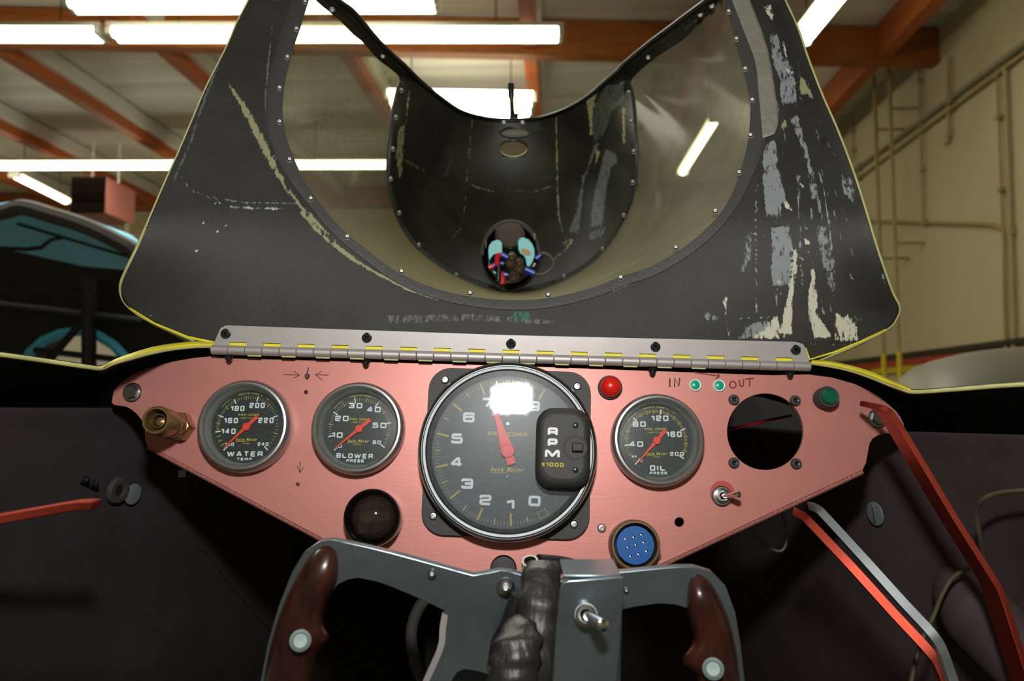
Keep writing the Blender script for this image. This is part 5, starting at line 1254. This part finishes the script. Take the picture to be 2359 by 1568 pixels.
def spoke_edge():
    c = [P(x, y, yd + .002) for x, y in ((1026, 1412), (1021, 1440), (1019, 1475), (1012, 1500), (985, 1560), (950, 1640))]
    MB().bar(c, [MC.to_3x3() @ Vector((.0018, 0, 0))] * len(c), cz * .002).build('spoke_edge', 'alu_matte', yk, world=True)
spoke_edge()
def grip(left, right, sd):
    n = 40; a = resample(catmull(left, 6), n); b = resample(catmull(right, 6), n); rows = []
    for i, (p, q) in enumerate(zip(a, b)):
        t = i / n; c = (p + q) / 2; wd = (q - p).length / 2; k = min(1, math.sin(PI * min(.5, t * 2.2 + .02))) ; depth = .0125 * k + .001
        row = []
        for j in range(28):
            an = 2 * PI * j / 28; u = math.cos(an); v = math.sin(an)
            x = c.x + (q.x - p.x) / 2 * (abs(u) ** .8 * (1 if u > 0 else -1)); y = c.y + (q.y - p.y) / 2 * u
            dd = yd + .003 - v * depth
            row.append(P(x, y, dd))
        rows.append(row)
    mb = MB(); mb.grid(rows, wrap=True); mb.add(rows[0], [tuple(range(28))]); mb.add(rows[-1], [tuple(range(28))])
    return mb.build('grip', 'grip_wood', yk, world=True, angle=60)
L_l = [(742, 1254), (722, 1268), (704, 1290), (683, 1325), (655, 1382), (634, 1440), (618, 1500), (606, 1568), (590, 1690)]
L_r = [(762, 1251), (775, 1265), (781, 1300), (777, 1342), (757, 1376), (744, 1410), (748, 1445), (758, 1462), (760, 1474), (745, 1490), (728, 1515), (720, 1568), (712, 1690)]
R_l = [(1600, 1317), (1588, 1332), (1582, 1366), (1582, 1407), (1592, 1440), (1597, 1468), (1588, 1492), (1573, 1512), (1574, 1532), (1590, 1548), (1606, 1575), (1612, 1690)]
R_r = [(1615, 1320), (1640, 1342), (1664, 1385), (1682, 1430), (1696, 1490), (1706, 1568), (1716, 1690)]
grip(L_l, L_r, 0); grip(R_l, R_r, 1)
for x, y in ((692, 1475), (1643, 1540)):
    m = frame_at(P(x, y, yd - .0125), to_cam(P(x, y, yd)))
    MB().lathe([(.0060, -.006), (.0060, -.001), (.0058, .0012), (.0042, .0020), (.0036, .0015), (.0001, .0014)], 32, m=m).build('grip_rivet', 'rivet_alu', yk, world=True)
for x, y, r_ in ((1165, 1352, .0052), (995, 1322, .0028), (1137, 1532, .0040), (1443, 1360, .0016)):
    m = frame_at(P(x, y, yd - .0005), to_cam(P(x, y, yd)))
    MB().lathe([(r_ * 1.02, 0), (r_, r_ * .25), (r_ * .7, r_ * .6), (r_ * .3, r_ * .72), (r_ * .25, r_ * .5), (.0001, r_ * .5)], 28, m=m).build('rivet', 'steel', yk, world=True)
# switch plate on the yoke
sp = thing('switch_plate', P(1360, 1450, .405), 'brushed aluminium switch plate with a toggle, clamped on the yoke', 'switch plate')
sd = .405
pl = [(1290, 1360), (1293, 1348), (1300, 1340), (1312, 1336), (1436, 1329), (1438, 1336), (1434, 1400), (1427, 1500), (1421, 1568), (1412, 1690), (1264, 1690), (1273, 1568), (1279, 1480), (1286, 1400)]
MB(MC).prism([yp(x, y, sd) for x, y in pl], -sd - .003, -sd).build('plate', 'alu', sp, world=True, bevel=.0006)
MB(MC).box((yp(1365, 1330, sd)[0], yp(1365, 1330, sd)[1], -sd - .016), (.030, .002, .030)).build('top_flange', 'alu', sp, world=True, bevel=.0005)
mw = frame_at(P(1350, 1416, sd - .0002), to_cam(P(1350, 1416, sd)))
MB().lathe([(.0066, 0), (.0066, .0012), (.0058, .0018), (.0046, .0018)], 32, m=mw).build('washer', 'steel', sp, world=True)
MB().lathe([(.0056, .001), (.0054, .0060), (.0042, .0066), (.0030, .0060)], 24, m=mw).build('bushing', 'steel', sp, world=True)
q0 = P(1350, 1416, sd - .004)
MB().tube([q0, P(1362, 1422, sd - .010), P(1385, 1437, sd - .020), P(1390, 1440, sd - .0225), P(1392, 1441, sd - .0235)], [.0026, .0026, .0032, .0030, .0014], 16).build('lever', 'chrome', sp, world=True)
# black taped bundle
tb = thing('taped_wire_bundle', P(1230, 1450, .42), 'lumpy wiring bundle wrapped in black tape at the yoke centre', 'wire bundle')
def blob(c, rr, nm):
    rows = []
    for i, ((x, y, d), r_) in enumerate(zip(c, rr)):
        row = []
        for j in range(24):
            a = 2 * PI * j / 24; k = 1 + .14 * noise.noise(Vector((i * .35, math.cos(a) * 1.4, math.sin(a) * 1.4)))
            row.append(P(x + r_ * math.cos(a) * k, y - r_ * .12 * math.sin(a), d - r_ * .42 * math.sin(a) * k * d / F))
        rows.append(row)
    mb = MB(); mb.grid(rows, wrap=True); mb.add(rows[0], [tuple(range(24))]); mb.add(rows[-1], [tuple(range(24))])
    return mb.build(nm, 'electrical_tape', tb, world=True, angle=70)
c1 = [Vector((1248, 1294, .445)), Vector((1250, 1310, .44)), Vector((1246, 1350, .432)), Vector((1243, 1400, .425)), Vector((1240, 1460, .42)), Vector((1236, 1520, .415)), Vector((1230, 1600, .41)), Vector((1226, 1690, .41))]
c1 = resample(c1, 36); blob(c1, [38 + 12 * min(1, i / 6) + 3 * math.sin(i * .9) for i in range(37)], 'tape_wrap')
c2 = resample([Vector((1207, 1415, .425)), Vector((1200, 1440, .418)), Vector((1192, 1480, .41)), Vector((1186, 1530, .405)), Vector((1180, 1600, .40)), Vector((1178, 1690, .40))], 28)
blob(c2, [14 + 44 * min(1, (i + 1) / 8) ** .7 + 3 * math.sin(i * 1.3) for i in range(29)], 'tape_wrap')
MB().tube(catmull([P(1196, 1372, .43), P(1184, 1400, .43), P(1170, 1440, .43), P(1150, 1480, .43), P(1142, 1530, .43)], 5), .0045, 12).build('loose_wire', 'plastic_black', tb, world=True)
m = frame_at(P(1222, 1300, .445), (MC.to_3x3() @ Vector((-.1, .9, .5))))
MB().lathe([(.0040, -.012), (.0050, -.008), (.0052, .000), (.0046, .003), (.0036, .003), (.0034, -.002)], 28, m=m).build('metal_ferrule', 'steel', tb, world=True)
MB().tube(catmull([P(1240, 1296, .452), P(1290, 1300, .458), P(1330, 1310, .462), P(1372, 1326, .465)], 5), .005, 14).build('cable_tail', 'plastic_black', tb, world=True)
